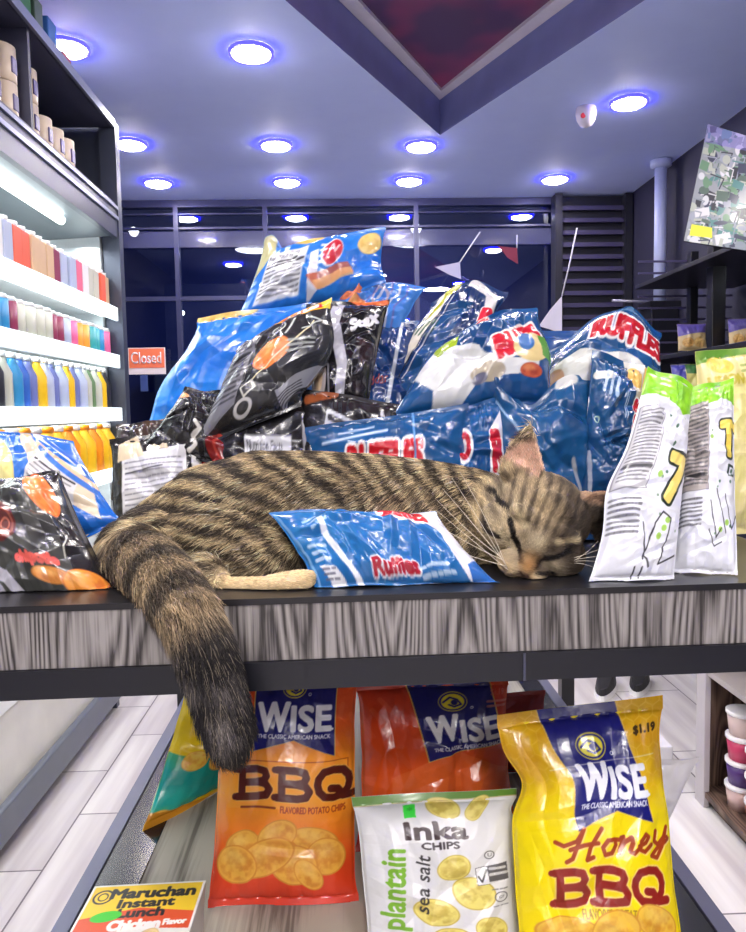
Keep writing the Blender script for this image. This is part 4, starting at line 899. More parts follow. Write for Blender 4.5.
SOFT = film('matte_film', .38, .0, .4, 34)
zs = ZT+.0005; zd = Z2+.0005
def onshelf(px, Y, z=zs):
    "a point of the shelf below that pixel column"
    p = at(px, 560, Y); return Vector((p.x, p.y, z))
# ---- lower deck
def stand(pxl, pxr, Yb, z, ytl, ytr, Yt, pbl, pbr, dz=0):
    return [at(pxl, ytl, Yt), at(pxr, ytr, Yt), Vector((at(pbr, 900, Yb).x, Yb, z)), Vector((at(pbl, 900, Yb).x, Yb, z))]
bag('chip_bag', 'orange chip bag with dark BBQ lettering standing on the lower deck by the cat tail', art_bbq(), stand(220, 358, .918, zd, 676, 672, 1.0, 207, 358), .075, 3, .35, (.05, .035), 'chip bags on the lower deck', pinch=[(.5, .3, -.01, 0)], bend=(.0, 0), zmin=zd)
bag('chip_bag', 'red-orange chip bag with a tilted navy logo pennant, standing behind the white plantain bag', art_wise2(), stand(356, 508, 1.03, zd, 682, 676, 1.08, 356, 520), .085, 8, .55, (.05, .035), 'chip bags on the lower deck', zmin=zd)
bag('chip_bag', 'dark red chip bag mostly hidden between the plantain bag and the yellow bag', art_plain((150, 30, 30), 80, 1.4, (110, 16, 22)), stand(440, 545, 1.24, zd, 700, 690, 1.26, 430, 552), .07, 12, .6, group='chip bags on the lower deck', zmin=zd)
bag('chip_bag', 'white plantain chip bag with green top and banana chip pictures', art_inka(), stand(352, 517, .80, zd, 797, 788, .86, 366, 524), .055, 15, .45, (.06, .03), 'chip bags on the lower deck', mat=SOFT, pinch=[(.12, .05, .03, 1)], waves=5, zmin=zd)
bag('chip_bag', 'bright yellow honey barbecue chip bag with a navy pennant, foremost on the lower deck', art_honey(), stand(496, 662, .76, zd, 715, 695, .85, 519, 690), .07, 21, .5, (.05, .03), 'chip bags on the lower deck', pinch=[(.27, .09, .09, -1), (.2, .12, .02, 1)], waves=6, zmin=zd)
bag('chip_bag', 'yellow and turquoise chip bag behind the orange one, left on the lower deck', art_yt(), [at(190, 672, 1.22), at(262, 668, 1.22), Vector((at(262, 800, 1.30).x, 1.28, zd)), Vector((at(142, 820, 1.10).x, 1.10, zd))], .06, 25, .4, (.04, .05), 'chip bags on the lower deck', zmin=zd)
bag('chip_bag', 'plain white crumpled bag whose corner sticks out at the right behind the yellow honey bag', art_plain((226, 224, 228), 60, 1.2, (206, 204, 210)), [at(592, 765, .95), at(699, 756, .93), Vector((at(648, 900, .96).x, .96, zd)), Vector((at(585, 900, .97).x, .97, zd))], .03, 27, .8, group='chip bags on the lower deck', mat=SOFT, zmin=zd)
# ---- beside the cat on the upper shelf
G1 = 'chip bags heaped on the upper shelf'
G0 = 'chip bags at the ends of the upper shelf'
bag('chip_bag', 'blue wavy-chip bag lying on its side in front of the sleeping cat, white right corner', art_ruff_front(), [at(269, 512, .80), at(436, 512, .81), at(500, 585, .742), at(316, 589, .738)], .058, 31, .75, (.03, .03), G0, mat=FOIL, pinch=(), waves=5, zmin=zs)
bag('chip_bag', 'black chip bag with orange crisps and dark red swirl at the shelf left end', art_black_front(), [at(-28, 480, .84), at(60, 472, .85), at(124, 603, .76), at(-28, 616, .76)], .08, 33, .6, (.03, .03), G0, mat=FOIL, zmin=zs)
bag('chip_bag', 'blue chip bag with cream stripes lying behind the black one at far left', art_blue_back(), [at(-18, 428, .98), at(72, 440, .98), at(122, 520, .90), at(-6, 590, .9)], .07, 35, .5, (.03, .03), G0, mat=FOIL, zmin=zs)
bag('chip_bag', 'white chip bag with lime green top and a big yellow 7, nearest the cat face', art_white7(), [at(648, 366, .83), at(694, 384, .83), Vector((at(675, 585, .734).x, .734, zs)), Vector((at(589, 585, .734).x, .734, zs))], .055, 41, .55, (.03, .02), G0, mat=SOFT, pinch=[(.60, .14, -.13, -1)], waves=4, zmin=zs)
bag('chip_bag', 'white chip bag with lime green top, right of the one with the 7', art_white7(140, True), [at(682, 391, .86), at(734, 377, .86), Vector((at(738, 582, .745).x, .745, zs)), Vector((at(672, 582, .765).x, .765, zs))], .05, 43, .5, (.03, .02), G0, mat=SOFT, waves=4, zmin=zs)
bag('chip_bag', 'pale yellow chip bag with a green top edge standing behind the two white ones', art_yellow(), [at(694, 352, 1.02), at(778, 344, 1.02), Vector((at(785, 580, .98).x, .98, zs)), Vector((at(702, 580, .98).x, .98, zs))], .06, 45, .4, group=G0, mat=SOFT, zmin=zs)
# ---- the heap: front row first
bag('chip_bag', 'black bag with large white ingredients label, left foot of the heap behind the cat', art_white_label(), [at(110, 440, 1.020), at(202, 428, 1.020), at(212, 545, 0.980), at(112, 548, 0.980)], .05, 51, .6, group=G1, mat=FOIL, zmin=zs)
bag('chip_bag', 'black bag with nutrition panel and maroon spot, just above the cat back', art_black_facts(), [at(196, 408, 1.030), at(320, 400, 1.030), at(325, 540, 0.990), at(196, 540, 0.990)], .06, 53, .6, group=G1, mat=FOIL, zmin=zs)
bag('chip_bag', 'black bag with a tilted nutrition panel, right of the maroon spotted one in the heap', art_black_facts2(), [at(302, 388, 1.030), at(400, 404, 1.030), at(402, 500, 1.000), at(290, 500, 1.000)], .05, 55, .6, group=G1, mat=FOIL)
bag('chip_bag', 'wide blue bag with red and white lettering lying directly behind the middle of the cat', art_ruff_wide(), [at(305, 428, 1.005), at(468, 404, 1.005), at(470, 520, 0.970), at(300, 520, 0.970)], .06, 57, .6, group=G1, mat=FOIL, zmin=zs)
bag('chip_bag', 'blue bag with a red and white round mark just left of the cat ear', art_blue_r(), [at(446, 412, 1.020), at(502, 396, 1.020), at(512, 520, 0.980), at(448, 520, 0.980)], .05, 59, .8, group=G1, mat=FOIL, zmin=zs)
bag('chip_bag', 'crumpled blue bag directly behind the cat ears at the foot of the heap', art_blue_mid(), [at(488, 392, 1.030), at(592, 376, 1.030), at(604, 540, 0.980), at(500, 540, 0.980)], .08, 61, 1.0, group=G1, mat=FOIL, warp=[(.12, 0, -.01, -.02, .02, .1), (.4, 0, 0, 0, -.028, .16), (.8, .05, 0, 0, .008, .14), (.5, .3, 0, -.02, 0, .2)], zmin=zs)
bag('chip_bag', 'tall blue bag with vertical red lettering between the heap and the white bags', art_ruff_side(), [at(592, 350, 1.020), at(644, 366, 1.020), at(632, 540, 0.960), at(572, 540, 0.960)], .07, 63, .7, group=G1, mat=FOIL, zmin=zs)
# middle
bag('chip_bag', 'large blue bag with arched red lettering and white lower half, right in the heap', art_ruff_big(), [at(556, 314, 1.12), at(664, 306, 1.10), at(668, 420, 1.05), at(536, 412, 1.06)], .10, 65, .7, group=G1, mat=FOIL, bend=(0, .01), warp=[(0, 0, -.012, 0, -.055, .32), (1, 0, -.004, 0, -.040, .25), (.55, 0, 0, 0, .008, .25), (.52, .02, 0, -.03, -.01, .12)])
bag('chip_bag', 'blue bag with a white and green dip picture in the middle right of the heap', art_ruff_dip(), [at(440, 318, 1.10), at(538, 306, 1.10), at(556, 402, 1.03), at(390, 418, 1.02)], .08, 67, .7, group=G1, mat=FOIL, warp=[(0, 0, -.01, 0, -.045, .3), (.45, 0, 0, -.02, -.006, .15), (1, .5, .012, 0, 0, .25)])
bag('chip_bag', 'long navy bag with cream and green edge leaning in the middle of the heap', art_ruff_long(), [at(426, 290, 1.18), at(506, 280, 1.18), at(470, 402, 1.1), at(378, 412, 1.1)], .07, 69, .6, group=G1, mat=FOIL, warp=[(0, 0, .01, 0, -.018, .25), (1, 0, .004, 0, -.02, .2), (.6, 0, 0, 0, .008, .2)])
bag('chip_bag', 'dark navy bag deep in the gap right of the black striped bag', art_navy(), [at(362, 318, 1.16), at(415, 326, 1.16), at(412, 430, 1.08), at(338, 430, 1.08)], .05, 71, .8, group=G1, mat=FOIL)
bag('chip_bag', 'black bag with a red and yellow banner, a grey print panel and an orange crisp', art_black_banner(), [at(238, 346, 1.06), at(330, 296, 1.06), at(314, 405, 1.0), at(192, 448, 1.0)], .085, 73, .5, group=G1, mat=FOIL, warp=[(1, .45, .02, 0, .0, .3), (1, 1, -.02, 0, .0, .25)])
bag('chip_bag', 'black bag with a pale vertical stripe in the centre left of the heap', art_black_stripe(), [at(306, 304, 1.12), at(390, 300, 1.12), at(368, 410, 1.04), at(312, 415, 1.04)], .07, 75, .6, group=G1, mat=FOIL)
bag('chip_bag', 'small black bag with cream squiggle and maroon patch, lower left of the heap', art_black_dark(), [at(186, 388, 1.05), at(226, 392, 1.04), at(236, 470, .99), at(142, 446, 1.01)], .04, 77, .7, group=G1, mat=FOIL)
bag('chip_bag', 'dark bag with a brown star-like print at the lower left corner of the heap', art_plain((46, 40, 40), 70, .6, (130, 96, 76)), [at(116, 424, 1.08), at(176, 420, 1.08), at(200, 500, 1.04), at(110, 500, 1.04)], .04, 79, .9, group=G1, mat=FOIL)
bag('chip_bag', 'bright blue bag on the left flank of the heap, yellow chip on its top', art_blue_left(), [at(192, 318, 1.16), at(312, 302, 1.16), at(268, 450, 1.1), at(144, 436, 1.1)], .07, 81, .5, group=G1, mat=FOIL, warp=[(0, .15, .012, 0, 0, .3), (0, .6, -.012, 0, .0, .3)])
bag('chip_bag', 'blue bag with nutrition panel and red round logo, topmost of the heap', art_lays_top(), [at(264, 244, 1.22), at(386, 228, 1.22), at(386, 292, 1.18), at(232, 326, 1.18)], .07, 83, .5, group=G1, mat=FOIL, warp=[(.2, 0, 0, .0, -.022, .09), (.05, 0, .004, 0, .012, .08), (.97, .9, .0, -.02, .012, .2)])
bag('chip_bag', 'small blue bag with orange crisps and silver waves, second from the top of the heap', art_blue2(), [at(340, 282, 1.20), at(426, 286, 1.20), at(398, 336, 1.15), at(334, 322, 1.15)], .05, 85, .7, group=G1, mat=FOIL)
# hidden support inside the heap shows between the others
bag('chip_bag', 'blue bag buried in the core of the heap, glimpsed between the black and navy bags', art_plain((26, 84, 150)), [at(260, 330, 1.30), at(420, 320, 1.30), at(440, 500, 1.22), at(230, 500, 1.22)], .09, 91, .7, group=G1, mat=FOIL, zmin=zs)
bag('chip_bag', 'blue bag buried behind the large one at the right of the heap', art_plain((24, 74, 138)), [at(430, 330, 1.30), at(580, 330, 1.30), at(610, 500, 1.22), at(440, 500, 1.22)], .09, 93, .7, group=G1, mat=FOIL, zmin=zs)
# ---- instant noodle carton
def noodle():
    tz = atz(150, 900, 0).z; z1 = Z2+.115
    TL, TR = atz(95, 887, z1), atz(206, 881, z1); d = Vector((.004, -.118, 0))
    BL, BR = TL+Vector((-.002, -.118, 0)), TR+Vector((-.002, -.118, 0))
    e = empty('instant_noodle_cup', ((TL.x+TR.x)/2, TL.y-.06, Z2), 'instant noodle carton with yellow and red top at the lower left corner', 'noodle cup')
    a = Art(170, 1.0, (236, 232, 224)); a.poly([(.02, .02), (.98, .02), (.98, .42), (.5, .34), (.02, .46)], (246, 206, 40)); a.poly([(.02, .46), (.5, .34), (.98, .42), (.98, .64), (.5, .60), (.02, .74)], (226, 84, 40))
    a.ell(.13, .17, .08, .09, (40, 36, 40), ring=.018); a.ell(.13, .17, .04, .05, (40, 36, 40), ring=.012)
    a.text('Maruchan', (.2, .07, .93, .20), (34, 30, 34), bold=.01); a.text('Instant', (.30, .22, .78, .33), (34, 30, 34), bold=.008, rot=-.02); a.text('Lunch', (.33, .35, .72, .46), (34, 30, 34), bold=.008, rot=-.02)
    a.text('Chicken', (.30, .50, .72, .62), (244, 240, 232), bold=.012, rot=-.03); a.text('Flavor', (.75, .51, .94, .58), (244, 240, 232), bold=.006, rot=-.03); a.ell(.24, .44, .13, .07, (60, 200, 40), -.2)
    for k, (x, y) in enumerate([(.15, .85), (.4, .78), (.65, .75), (.85, .8), (.5, .95), (.28, .95)]): a.chip(x, y, .14, .09, k, (236, 206, 150), (206, 160, 90), seed=k)
    U, V = np.meshgrid(np.linspace(0, 1, a.W), np.linspace(0, 1, a.H))
    c = [np.array(x) for x in (TL, TR, BR, BL)]
    P = ((1-U)*(1-V))[..., None]*c[0]+(U*(1-V))[..., None]*c[1]+(U*V)[..., None]*c[2]+((1-U)*V)[..., None]*c[3]; P[..., 2] += .0008
    me = bpy.data.meshes.new('printed_lid'); add_grid_mesh(me, [(P, s2l(a.a))]); link('printed_lid', me, film('carton_print', .4, 0, .0), e)
    m = MB(); k = .86; cx = (TL+TR+BL+BR)/4; lo = [Vector((cx.x+(p.x-cx.x)*k, cx.y+(p.y-cx.y)*k, Z2+.0005)) for p in (BL, BR, TR, TL)]
    m.hexa(lo+[BL, BR, TR, TL]); m.done('carton', flat('carton_side', (206, 206, 206), .5), e)
noodle()
# ================================================================== right hand side
# wooden unit with tubs
XU = 1.17; U0, U1 = .9, 2.44
un = empty('wooden_shelf_unit', (XU+.3, 1.7, 0), 'low brown wooden shelf unit along the right aisle with pale edges', 'shelf unit')
M_uw = woodmat('brown_wood', (58, 44, 40), (92, 72, 62), (120, 98, 84), .5, 'y', 1.2, 5)
M_ue = flat('unit_edge', (186, 180, 184), .4)
zt = .455
m = MB(); m.box((XU+.02, U1-.02, 0), (XU+.6, U1, zt+.30)); m.done('end_panel', M_uw, un)
m = MB(); m.box((XU, U1-.06, 0), (XU+.02, U1+.002, zt+.32), .002); m.done('end_edge', M_ue, un)
m = MB(); m.box((XU+.58, U0, 0), (XU+.6, U1-.02, zt+.3)); m.done('back_panel', flat('unit_dark', (40, 32, 32), .6), un)
m = MB(); m.box((XU+.005, U0, zt), (XU+.58, U1-.021, zt+.02), .001); m.done('shelf', flat('unit_shelf_pale', (170, 162, 160), .4), un)
m = MB(); m.box((XU+.005, U0, .035), (XU+.58, U1-.021, .055), .001); m.done('shelf', M_uw, un)
m = MB(); m.box((XU+.03, U0, 0), (XU+.05, U1-.06, .034)); m.done('kick_board', M_uw, un)
m = MB(); m.box((XU-.005, U0, zt+.30), (XU+.6, U1+.002, zt+.32), .002); m.done('top_board', M_ue, un)
def tub(p, c, lab):
    e = empty('yoghurt_tub', p, lab, 'tub', 'stacked tubs on the bottom shelf of the wooden unit')
    MB().lathe(p, [(.040, 0), (.048, .066)], 20).done('cup', flat('tub_clear_%d' % c[0], c, .3), e)
    MB().lathe(p, [(.0465, .028), (.0485, .060)], 20, cap=False).done('label_band', flat('tub_label', (232, 226, 226), .4), e) if False else None
    MB().lathe(p, [(.050, .0665), (.052, .070), (.052, .078), (.047, .080)], 20).done('lid', flat('tub_lid', (236, 234, 236), .35), e)
tc_ = [[(206, 176, 170), (84, 56, 120), (196, 60, 100), (214, 190, 186)], [(200, 120, 100), (170, 60, 70), (206, 180, 170)], [(190, 100, 90), (210, 60, 60), (200, 170, 160)]]
names_ = [['bottom', 'third', 'second', 'top'], ['bottom', 'middle', 'top'], ['bottom', 'middle', 'top']]
for ci, (x, y, cl) in enumerate([(XU+.075, 2.28, 'rear left column'), (XU+.078, 2.165, 'middle column'), (XU+.082, 2.045, 'nearest column')]):
    for k, c in enumerate(tc_[ci]):
        tub(Vector((x, y, .0555+k*.0805)), c, '%s tub of the %s stacked on the wooden unit bottom shelf' % (names_[ci][k], cl))
# white boxes and a pair of shoes on the floor beyond the aisle
q = atz(566, 745, 0)
e = empty('floor_box', atz(585, 770, 0), 'flat white carton lying on the floor of the right aisle behind the yellow bag', 'carton')
a0 = atz(560, 700, 0); a1 = atz(676, 762, 0)
m = MB(); m.box((.60, a1.y-.02, .0005), (a1.x-.02, a0.y-.3, .07), .004); m.done('carton_body', flat('white_card', (226, 224, 230), .5), e)
m = MB(); m.box((.62, (a1.y+a0.y)/2-.2, .0702), (a1.x-.04, (a1.y+a0.y)/2-.17, .071)); m.done('tape', flat('card_tape', (196, 190, 196), .4), e)
for k, (px, py) in enumerate([(606, 692), (640, 688)]):
    p = atz(px, py, .0)
    e = empty('sneaker', p, ['left black sneaker with white sole on the floor of the right aisle', 'right black sneaker with white sole on the floor of the right aisle'][k], 'shoe', 'pair of sneakers')
    a_ = .5; d = Vector((math.sin(-a_), -math.cos(-a_), 0)); n_ = Vector((d.y, -d.x, 0))
    def shoe(z0, z1, gw, front, name, mat):
        m = MB(); ring = []
        for z, g in ((z0, 1), (z1, .8)):
            r_ = []
            for j in range(20):
                t = 2*PI*j/20; l = math.cos(t)*.13; w_ = math.sin(t)*.046*gw*(1-.18*math.cos(t+.6))*g
                hgt = z if name == 'sole' or z == z0 else z0+(z1-z0)*(.45 if math.cos(t) > .1 else 1)
                r_.append(m.bm.verts.new(p+d*l+n_*w_+Vector((0, 0, hgt))))
            ring.append(r_)
        for j in range(20): m.bm.faces.new((ring[0][j], ring[0][(j+1) % 20], ring[1][(j+1) % 20], ring[1][j]))
        m.bm.faces.new(ring[0][::-1]); m.bm.faces.new(ring[1]); m.done(name, mat, e)
    shoe(.0005, .025, 1.05, 0, 'sole', flat('shoe_white', (232, 232, 232), .5)); shoe(.0255, .09, .95, 0, 'upper', flat('shoe_black', (34, 34, 38), .6))
# black rack along the right wall, snack packs on it, patterned poster above
rk = empty('black_rack', (1.75, 3.2, 0), 'tall black metal rack against the right wall below the patterned picture', 'rack')
for x in (1.47, 2.0):
    for y in (2.55, 3.2, 3.9):
        pass
m = MB()
YR = 3.9
p1 = at(717, 300, 3.3); m.box((p1.x-.03, 3.28, 0), (p1.x+.03, 3.34, H+.72), .003); m.done('upright', M_black, rk)
m = MB(); p2 = at(690, 300, 3.9); m.box((p2.x-.02, 3.85, 0), (p2.x+.02, 3.9, H+.78), .003); m.done('upright', M_black, rk)
for k, z in enumerate((H+.235, H+.0, H+.62)):
    m = MB(); m.box((1.33 if k == 1 else 1.52, 2.5, z-.02), (2.04, 3.92, z), .002); m.done('shelf', flat('rack_shelf', (26, 26, 36), .4), rk)
m = MB()
for k in range(9): m.box((1.54, 3.925, H+.26+k*.06), (2.04, 3.935, H+.27+k*.06))
m.done('wire_grid', flat('wire_grey', (84, 80, 120), .4), rk)
m = MB(); m.tube([(1.9, 2.7, H+.60), (1.9, 3.3, H+.60)], .014, 10); m.done('light_tube', flat('rack_tube', (255, 255, 255), .5, em=(240, 246, 255), es=6), rk)
GR = 'snack packs on the black rack'
def sp(px, py, pw, ph, Y, art, lab, seed, z=None):
    c = at(px, py, Y); w = pw*Y/750; h = ph*Y/750; z0 = z if z is not None else c.z-h/2
    bag('snack_pack', lab, art, [Vector((c.x-w/2, Y+.02, z0+h)), Vector((c.x+w/2, Y+.02, z0+h)), Vector((c.x+w/2, Y, z0)), Vector((c.x-w/2, Y, z0))], .05, seed, .4, group=GR, cat='snack pack', mat=SOFT, zmin=z0)
def art_cookie():
    a = Art(60, .9, (214, 190, 140)); a.poly([(0, 0), (1, 0), (1, .3), (0, .42)], (96, 84, 170)); a.chip(.3, .65, .2, .15, .2, (226, 180, 100), (180, 120, 60)); a.chip(.7, .65, .2, .15, .2, (226, 190, 120), (180, 120, 60)); return a
zr = H+.2355
sp(693, 330, 30, 27, 3.3, art_cookie(), 'purple and tan snack pack on the black rack, left of the dark upright', 101, zr)
sp(742, 330, 26, 30, 3.2, art_cookie(), 'purple and tan snack pack at the right edge on the black rack', 102, zr)
sp(700, 330, 26, 24, 3.7, art_cookie(), 'purple and tan snack pack set back behind the dark upright', 103, zr)
def art_gb():
    a = Art(60, .8, (206, 200, 120)); a.poly([(0, 0), (.4, 0), (.3, .8), (0, .8)], (60, 60, 150)); a.poly([(.4, 0), (1, 0), (1, .2), (.4, .2)], (60, 110, 60)); return a
for k, (px, col, lab) in enumerate([(690, (70, 60, 150), 'purple pack on the lower shelf of the black rack'), (735, (190, 60, 60), 'green topped red pack on the lower shelf of the black rack')]):
    sp(px, 380, 36, 40, 3.1, art_gb() if k == 0 else art_plain(col, 50, .9), lab, 111+k, H+.0005)
# poster
pe = empty('hanging_picture', at(720, 188, 2.9), 'tilted hanging picture with a busy white, green and grey machine pattern', 'picture')
c = [at(708, 124, 2.92), at(792, 150, 2.6), at(782, 256, 2.56), at(684, 241, 2.88)]
a = Art(200, 1.15, (132, 138, 146)); r = np.random.RandomState(5)
cols = [(190, 192, 198), (70, 92, 84), (120, 130, 142), (44, 50, 76), (160, 166, 156), (90, 128, 100), (200, 200, 206), (30, 34, 48), (140, 146, 162), (70, 120, 120)]
for k in range(420):
    x, y = r.rand(), r.rand()*1.15; w, h = r.uniform(.03, .16), r.uniform(.02, .10); an = r.uniform(-.4, .4); cc = cols[r.randint(len(cols))]
    if k % 3 == 0: a.ell(x, y, w*.5, h*.6, cc, an)
    elif k % 3 == 1: a.poly([(x, y), (x+w, y+w*an), (x+w-h*an, y+h+w*an), (x-h*an, y+h)], cc)
    else: a.line([(x, y), (x+w, y+h*an), (x+w*.8, y+h*1.4)], .012, cc)
a.poly([(.0, 0), (1, 0), (1, .12), (0, .18)], (110, 100, 190), .5); a.poly([(.05, .98), (.28, .98), (.30, 1.08), (.05, 1.09)], (226, 214, 40))
U, V = np.meshgrid(np.linspace(0, 1, a.W), np.linspace(0, 1, a.H)); cn = [np.array(x) for x in c]
P = ((1-U)*(1-V))[..., None]*cn[0]+(U*(1-V))[..., None]*cn[1]+(U*V)[..., None]*cn[2]+((1-U)*V)[..., None]*cn[3]
n_ = (c[1]-c[0]).cross(c[3]-c[0]).normalized(); 
if n_.y > 0: n_ = -n_
me = bpy.data.meshes.new('print_sheet'); add_grid_mesh(me, [(P+np.array(n_)*.0015, s2l(a.a))]); link('print_sheet', me, film('poster_print', .6, 0, 0), pe)
m = MB(); m.hexa([x-n_*.012 for x in c]+[x for x in c]); m.done('panel', M_black, pe)
t0 = (c[0]+c[1])/2; m = MB(); m.tube([t0-n_*.006, Vector((t0.x, t0.y, HC-.001))], .004); m.done('hanging_wire', M_grey, pe)
# ================================================================== the sleeping tabby
def V3(*a): return np.array(a, float)
SP = MB()
def ball(c, r, ax=None, sc=(1, 1, 1)):
    t = bmesh.new(); bmesh.ops.create_icosphere(t, subdivisions=3, radius=1)
    A_ = Matrix.Identity(3) if ax is None else Matrix((ax[0], ax[1], ax[2])).transposed()
    for v in t.verts: v.co = Vector(c)+A_ @ Vector((v.co.x*sc[0]*r, v.co.y*sc[1]*r, v.co.z*sc[2]*r))
    SP.add(t)
def chain(pts, n=6):
    "pts: (px,py,Y,r[,depth scale])"
    Q_ = [(at(p[0], p[1], p[2]), p[3], p[4] if len(p) > 4 else 1) for p in pts]
    for (a, ra, sa), (b, rb, sb) in zip(Q_, Q_[1:]):
        for k in range(n):
            t = k/n; ball(a.lerp(b, t), ra*(1-t)+rb*t, None, (1, sa*(1-t)+sb*t, 1))
    ball(Q_[-1][0], Q_[-1][1], None, (1, Q_[-1][2], 1))
YCAT = .875
chain([(150, 548, .865, .043), (178, 535, YCAT, .054), (215, 521, YCAT, .066), (262, 510, YCAT, .0675), (315, 508, YCAT, .0650), (370, 509, YCAT, .0630), (425, 513, YCAT, .061), (468, 516, YCAT, .055), (500, 520, .86, .048)], 7)
# haunch, thigh and hip
ball(at(225, 535, .85), 1, None, (.082, .055, .056)); ball(at(160, 545, .845), 1, None, (.055, .05, .046)); ball(at(255, 552, .825), 1, None, (.058, .035, .036))
ball(at(135, 552, .83), .038)
# shoulder and folded foreleg
ball(at(440, 530, .845), 1, None, (.06, .04, .05)); chain([(430, 560, .85, .022), (480, 572, .85, .018), (520, 577, .86, .017)])
# hind foot along the shelf edge
chain([(205, 574, .79, .020), (225, 586, .752, .0085), (262, 585, .742, .0085), (288, 582, .741, .0105), (303, 581, .742, .0112)], 6)
for k in range(3): ball(at(309, 576+4*k, .738+.006*k), .0058)
# tail hangs over the edge
TAIL = [(132, 552, .82, .036), (149, 566, .765, .031), (169, 588, .705, .0275), (188, 614, .668, .0250), (202, 645, .657, .0235), (213, 678, .655, .0222), (221, 706, .655, .0215), (228, 727, .655, .0200), (230, 742, .655, .015)]
chain(TAIL, 7)
TP = [np.array(at(p[0], p[1], p[2])) for p in TAIL]
# head
ps = .20; cs = math.cos(math.asin(ps))
hr_ = Vector((.902, 0, -.431)).normalized(); hu = Vector((.431*cs, -ps, .902*cs)).normalized(); hf = hr_.cross(hu).normalized()
if hf.y > 0: hf = -hf
hf = Vector((-.431*ps, -cs, -.902*ps)).normalized(); 
HD = at(539, 520, .803)
ya = .11; hf, hr_ = (hf*math.cos(ya)-hr_*math.sin(ya)).normalized(), (hr_*math.cos(ya)+hf*math.sin(ya)).normalized()
AX = (hr_, hu, hf)
def hp(r, u, f): return HD+hr_*r+hu*u+hf*f
def hb(r, u, f, s, sc=(1, 1, 1)): ball(hp(r, u, f), s, AX, sc)
hb(0, .006, -.004, 1, (.053, .046, .046)); hb(0, -.006, .012, 1, (.047, .040, .040))
for s in (-1, 1):
    hb(s*.030, -.020, .014+.006*s, 1, (.030, .027, .031)); hb(s*.0130, -.043, .046, 1, (.0155, .0120, .0155)); hb(s*.0255, -.013, .038, 1, (.0125, .0095, .0125)); hb(s*.021, .008, .040, 1, (.018, .008, .010))
    hb(s*.040, .034, -.006, 1, (.020, .018, .014))
hb(0, -.018, .044, 1, (.0125, .024, .014)); hb(0, -.036, .055, 1, (.0095, .010, .0095)); hb(0, -.052, .040, 1, (.016, .012, .014)); hb(0, .02, .030, 1, (.03, .02, .014))
chain([(490, 524, .86, .050), (525, 520, .835, .043)], 4)
def ear(s, tip, base_in, base_out, depth):
    nx, ny = 15, 15; P = np.zeros((2, ny, nx, 3))
    for j in range(ny):
        b = j/(ny-1)
        for i in range(nx):
            a = i/(nx-1)
            e0 = Vector(base_in).lerp(Vector(tip), b); e1 = Vector(base_out).lerp(Vector(tip), b)
            q = e0.lerp(e1, a); bow = math.sin(PI*a)
            out = .45*math.sin(PI*b)
            q = q+(q-(e0+e1)/2)*out
            cup = depth*bow*(1-b**1.5)
            thick = .0056*(1-.2*b)
            P[0, j, i] = hp(q.x, q.y, q.z-cup+thick*.5); P[1, j, i] = hp(q.x, q.y, q.z-cup-thick*.5)
    t = bmesh.new(); vs = [[[t.verts.new(P[k, j, i]) for i in range(nx)] for j in range(ny)] for k in (0, 1)]
    for j in range(ny-1):
        for i in range(nx-1):
            t.faces.new((vs[0][j][i], vs[0][j][i+1], vs[0][j+1][i+1], vs[0][j+1][i])); t.faces.new((vs[1][j+1][i], vs[1][j+1][i+1], vs[1][j][i+1], vs[1][j][i]))
    for i in range(nx-1): t.faces.new((vs[0][0][i+1], vs[0][0][i], vs[1][0][i], vs[1][0][i+1])); t.faces.new((vs[0][-1][i], vs[0][-1][i+1], vs[1][-1][i+1], vs[1][-1][i]))
    for j in range(ny-1): t.faces.new((vs[0][j][0], vs[0][j+1][0], vs[1][j+1][0], vs[1][j][0])); t.faces.new((vs[0][j+1][-1], vs[0][j][-1], vs[1][j][-1], vs[1][j+1][-1]))
    bmesh.ops.recalc_face_normals(t, faces=t.faces[:]); SP.add(t)
ear(-1, (-.058, .094, .004), (-.017, .036, .012), (-.060, .026, -.002), .010)
ear(1, (.070, .072, .004), (.026, .040, .008), (.066, .004, .000), .012)
me0 = bpy.data.meshes.new('t'); SP.bm.to_mesh(me0); SP.bm.free(); ob0 = bpy.data.objects.new('t', me0); COL.objects.link(ob0)
md = ob0.modifiers.new('r', 'REMESH'); md.mode = 'VOXEL'; md.voxel_size = .0024
ms_ = ob0.modifiers.new('s', 'SMOOTH'); ms_.iterations = 2; ms_.factor = .5
dg = bpy.context.evaluated_depsgraph_get(); cm = bpy.data.meshes.new_from_object(ob0.evaluated_get(dg)); bpy.data.objects.remove(ob0); cm.name = 'cat_body'
nv = len(cm.vertices); CV = np.zeros(nv*3, np.float32); cm.vertices.foreach_get('co', CV); CV = CV.reshape(-1, 3).astype(float)
# sits on the shelf: flatten what would sink into it
Nn = np.zeros(nv*3, np.float32); cm.vertices.foreach_get('normal', Nn); Nn = Nn.reshape(-1, 3).astype(float)
on = CV[:, 1] > YF-.002
CV[:, 2] = np.where(on & (CV[:, 2] < ZT+.001), ZT+.001+(CV[:, 2]-ZT)*.01, CV[:, 2])
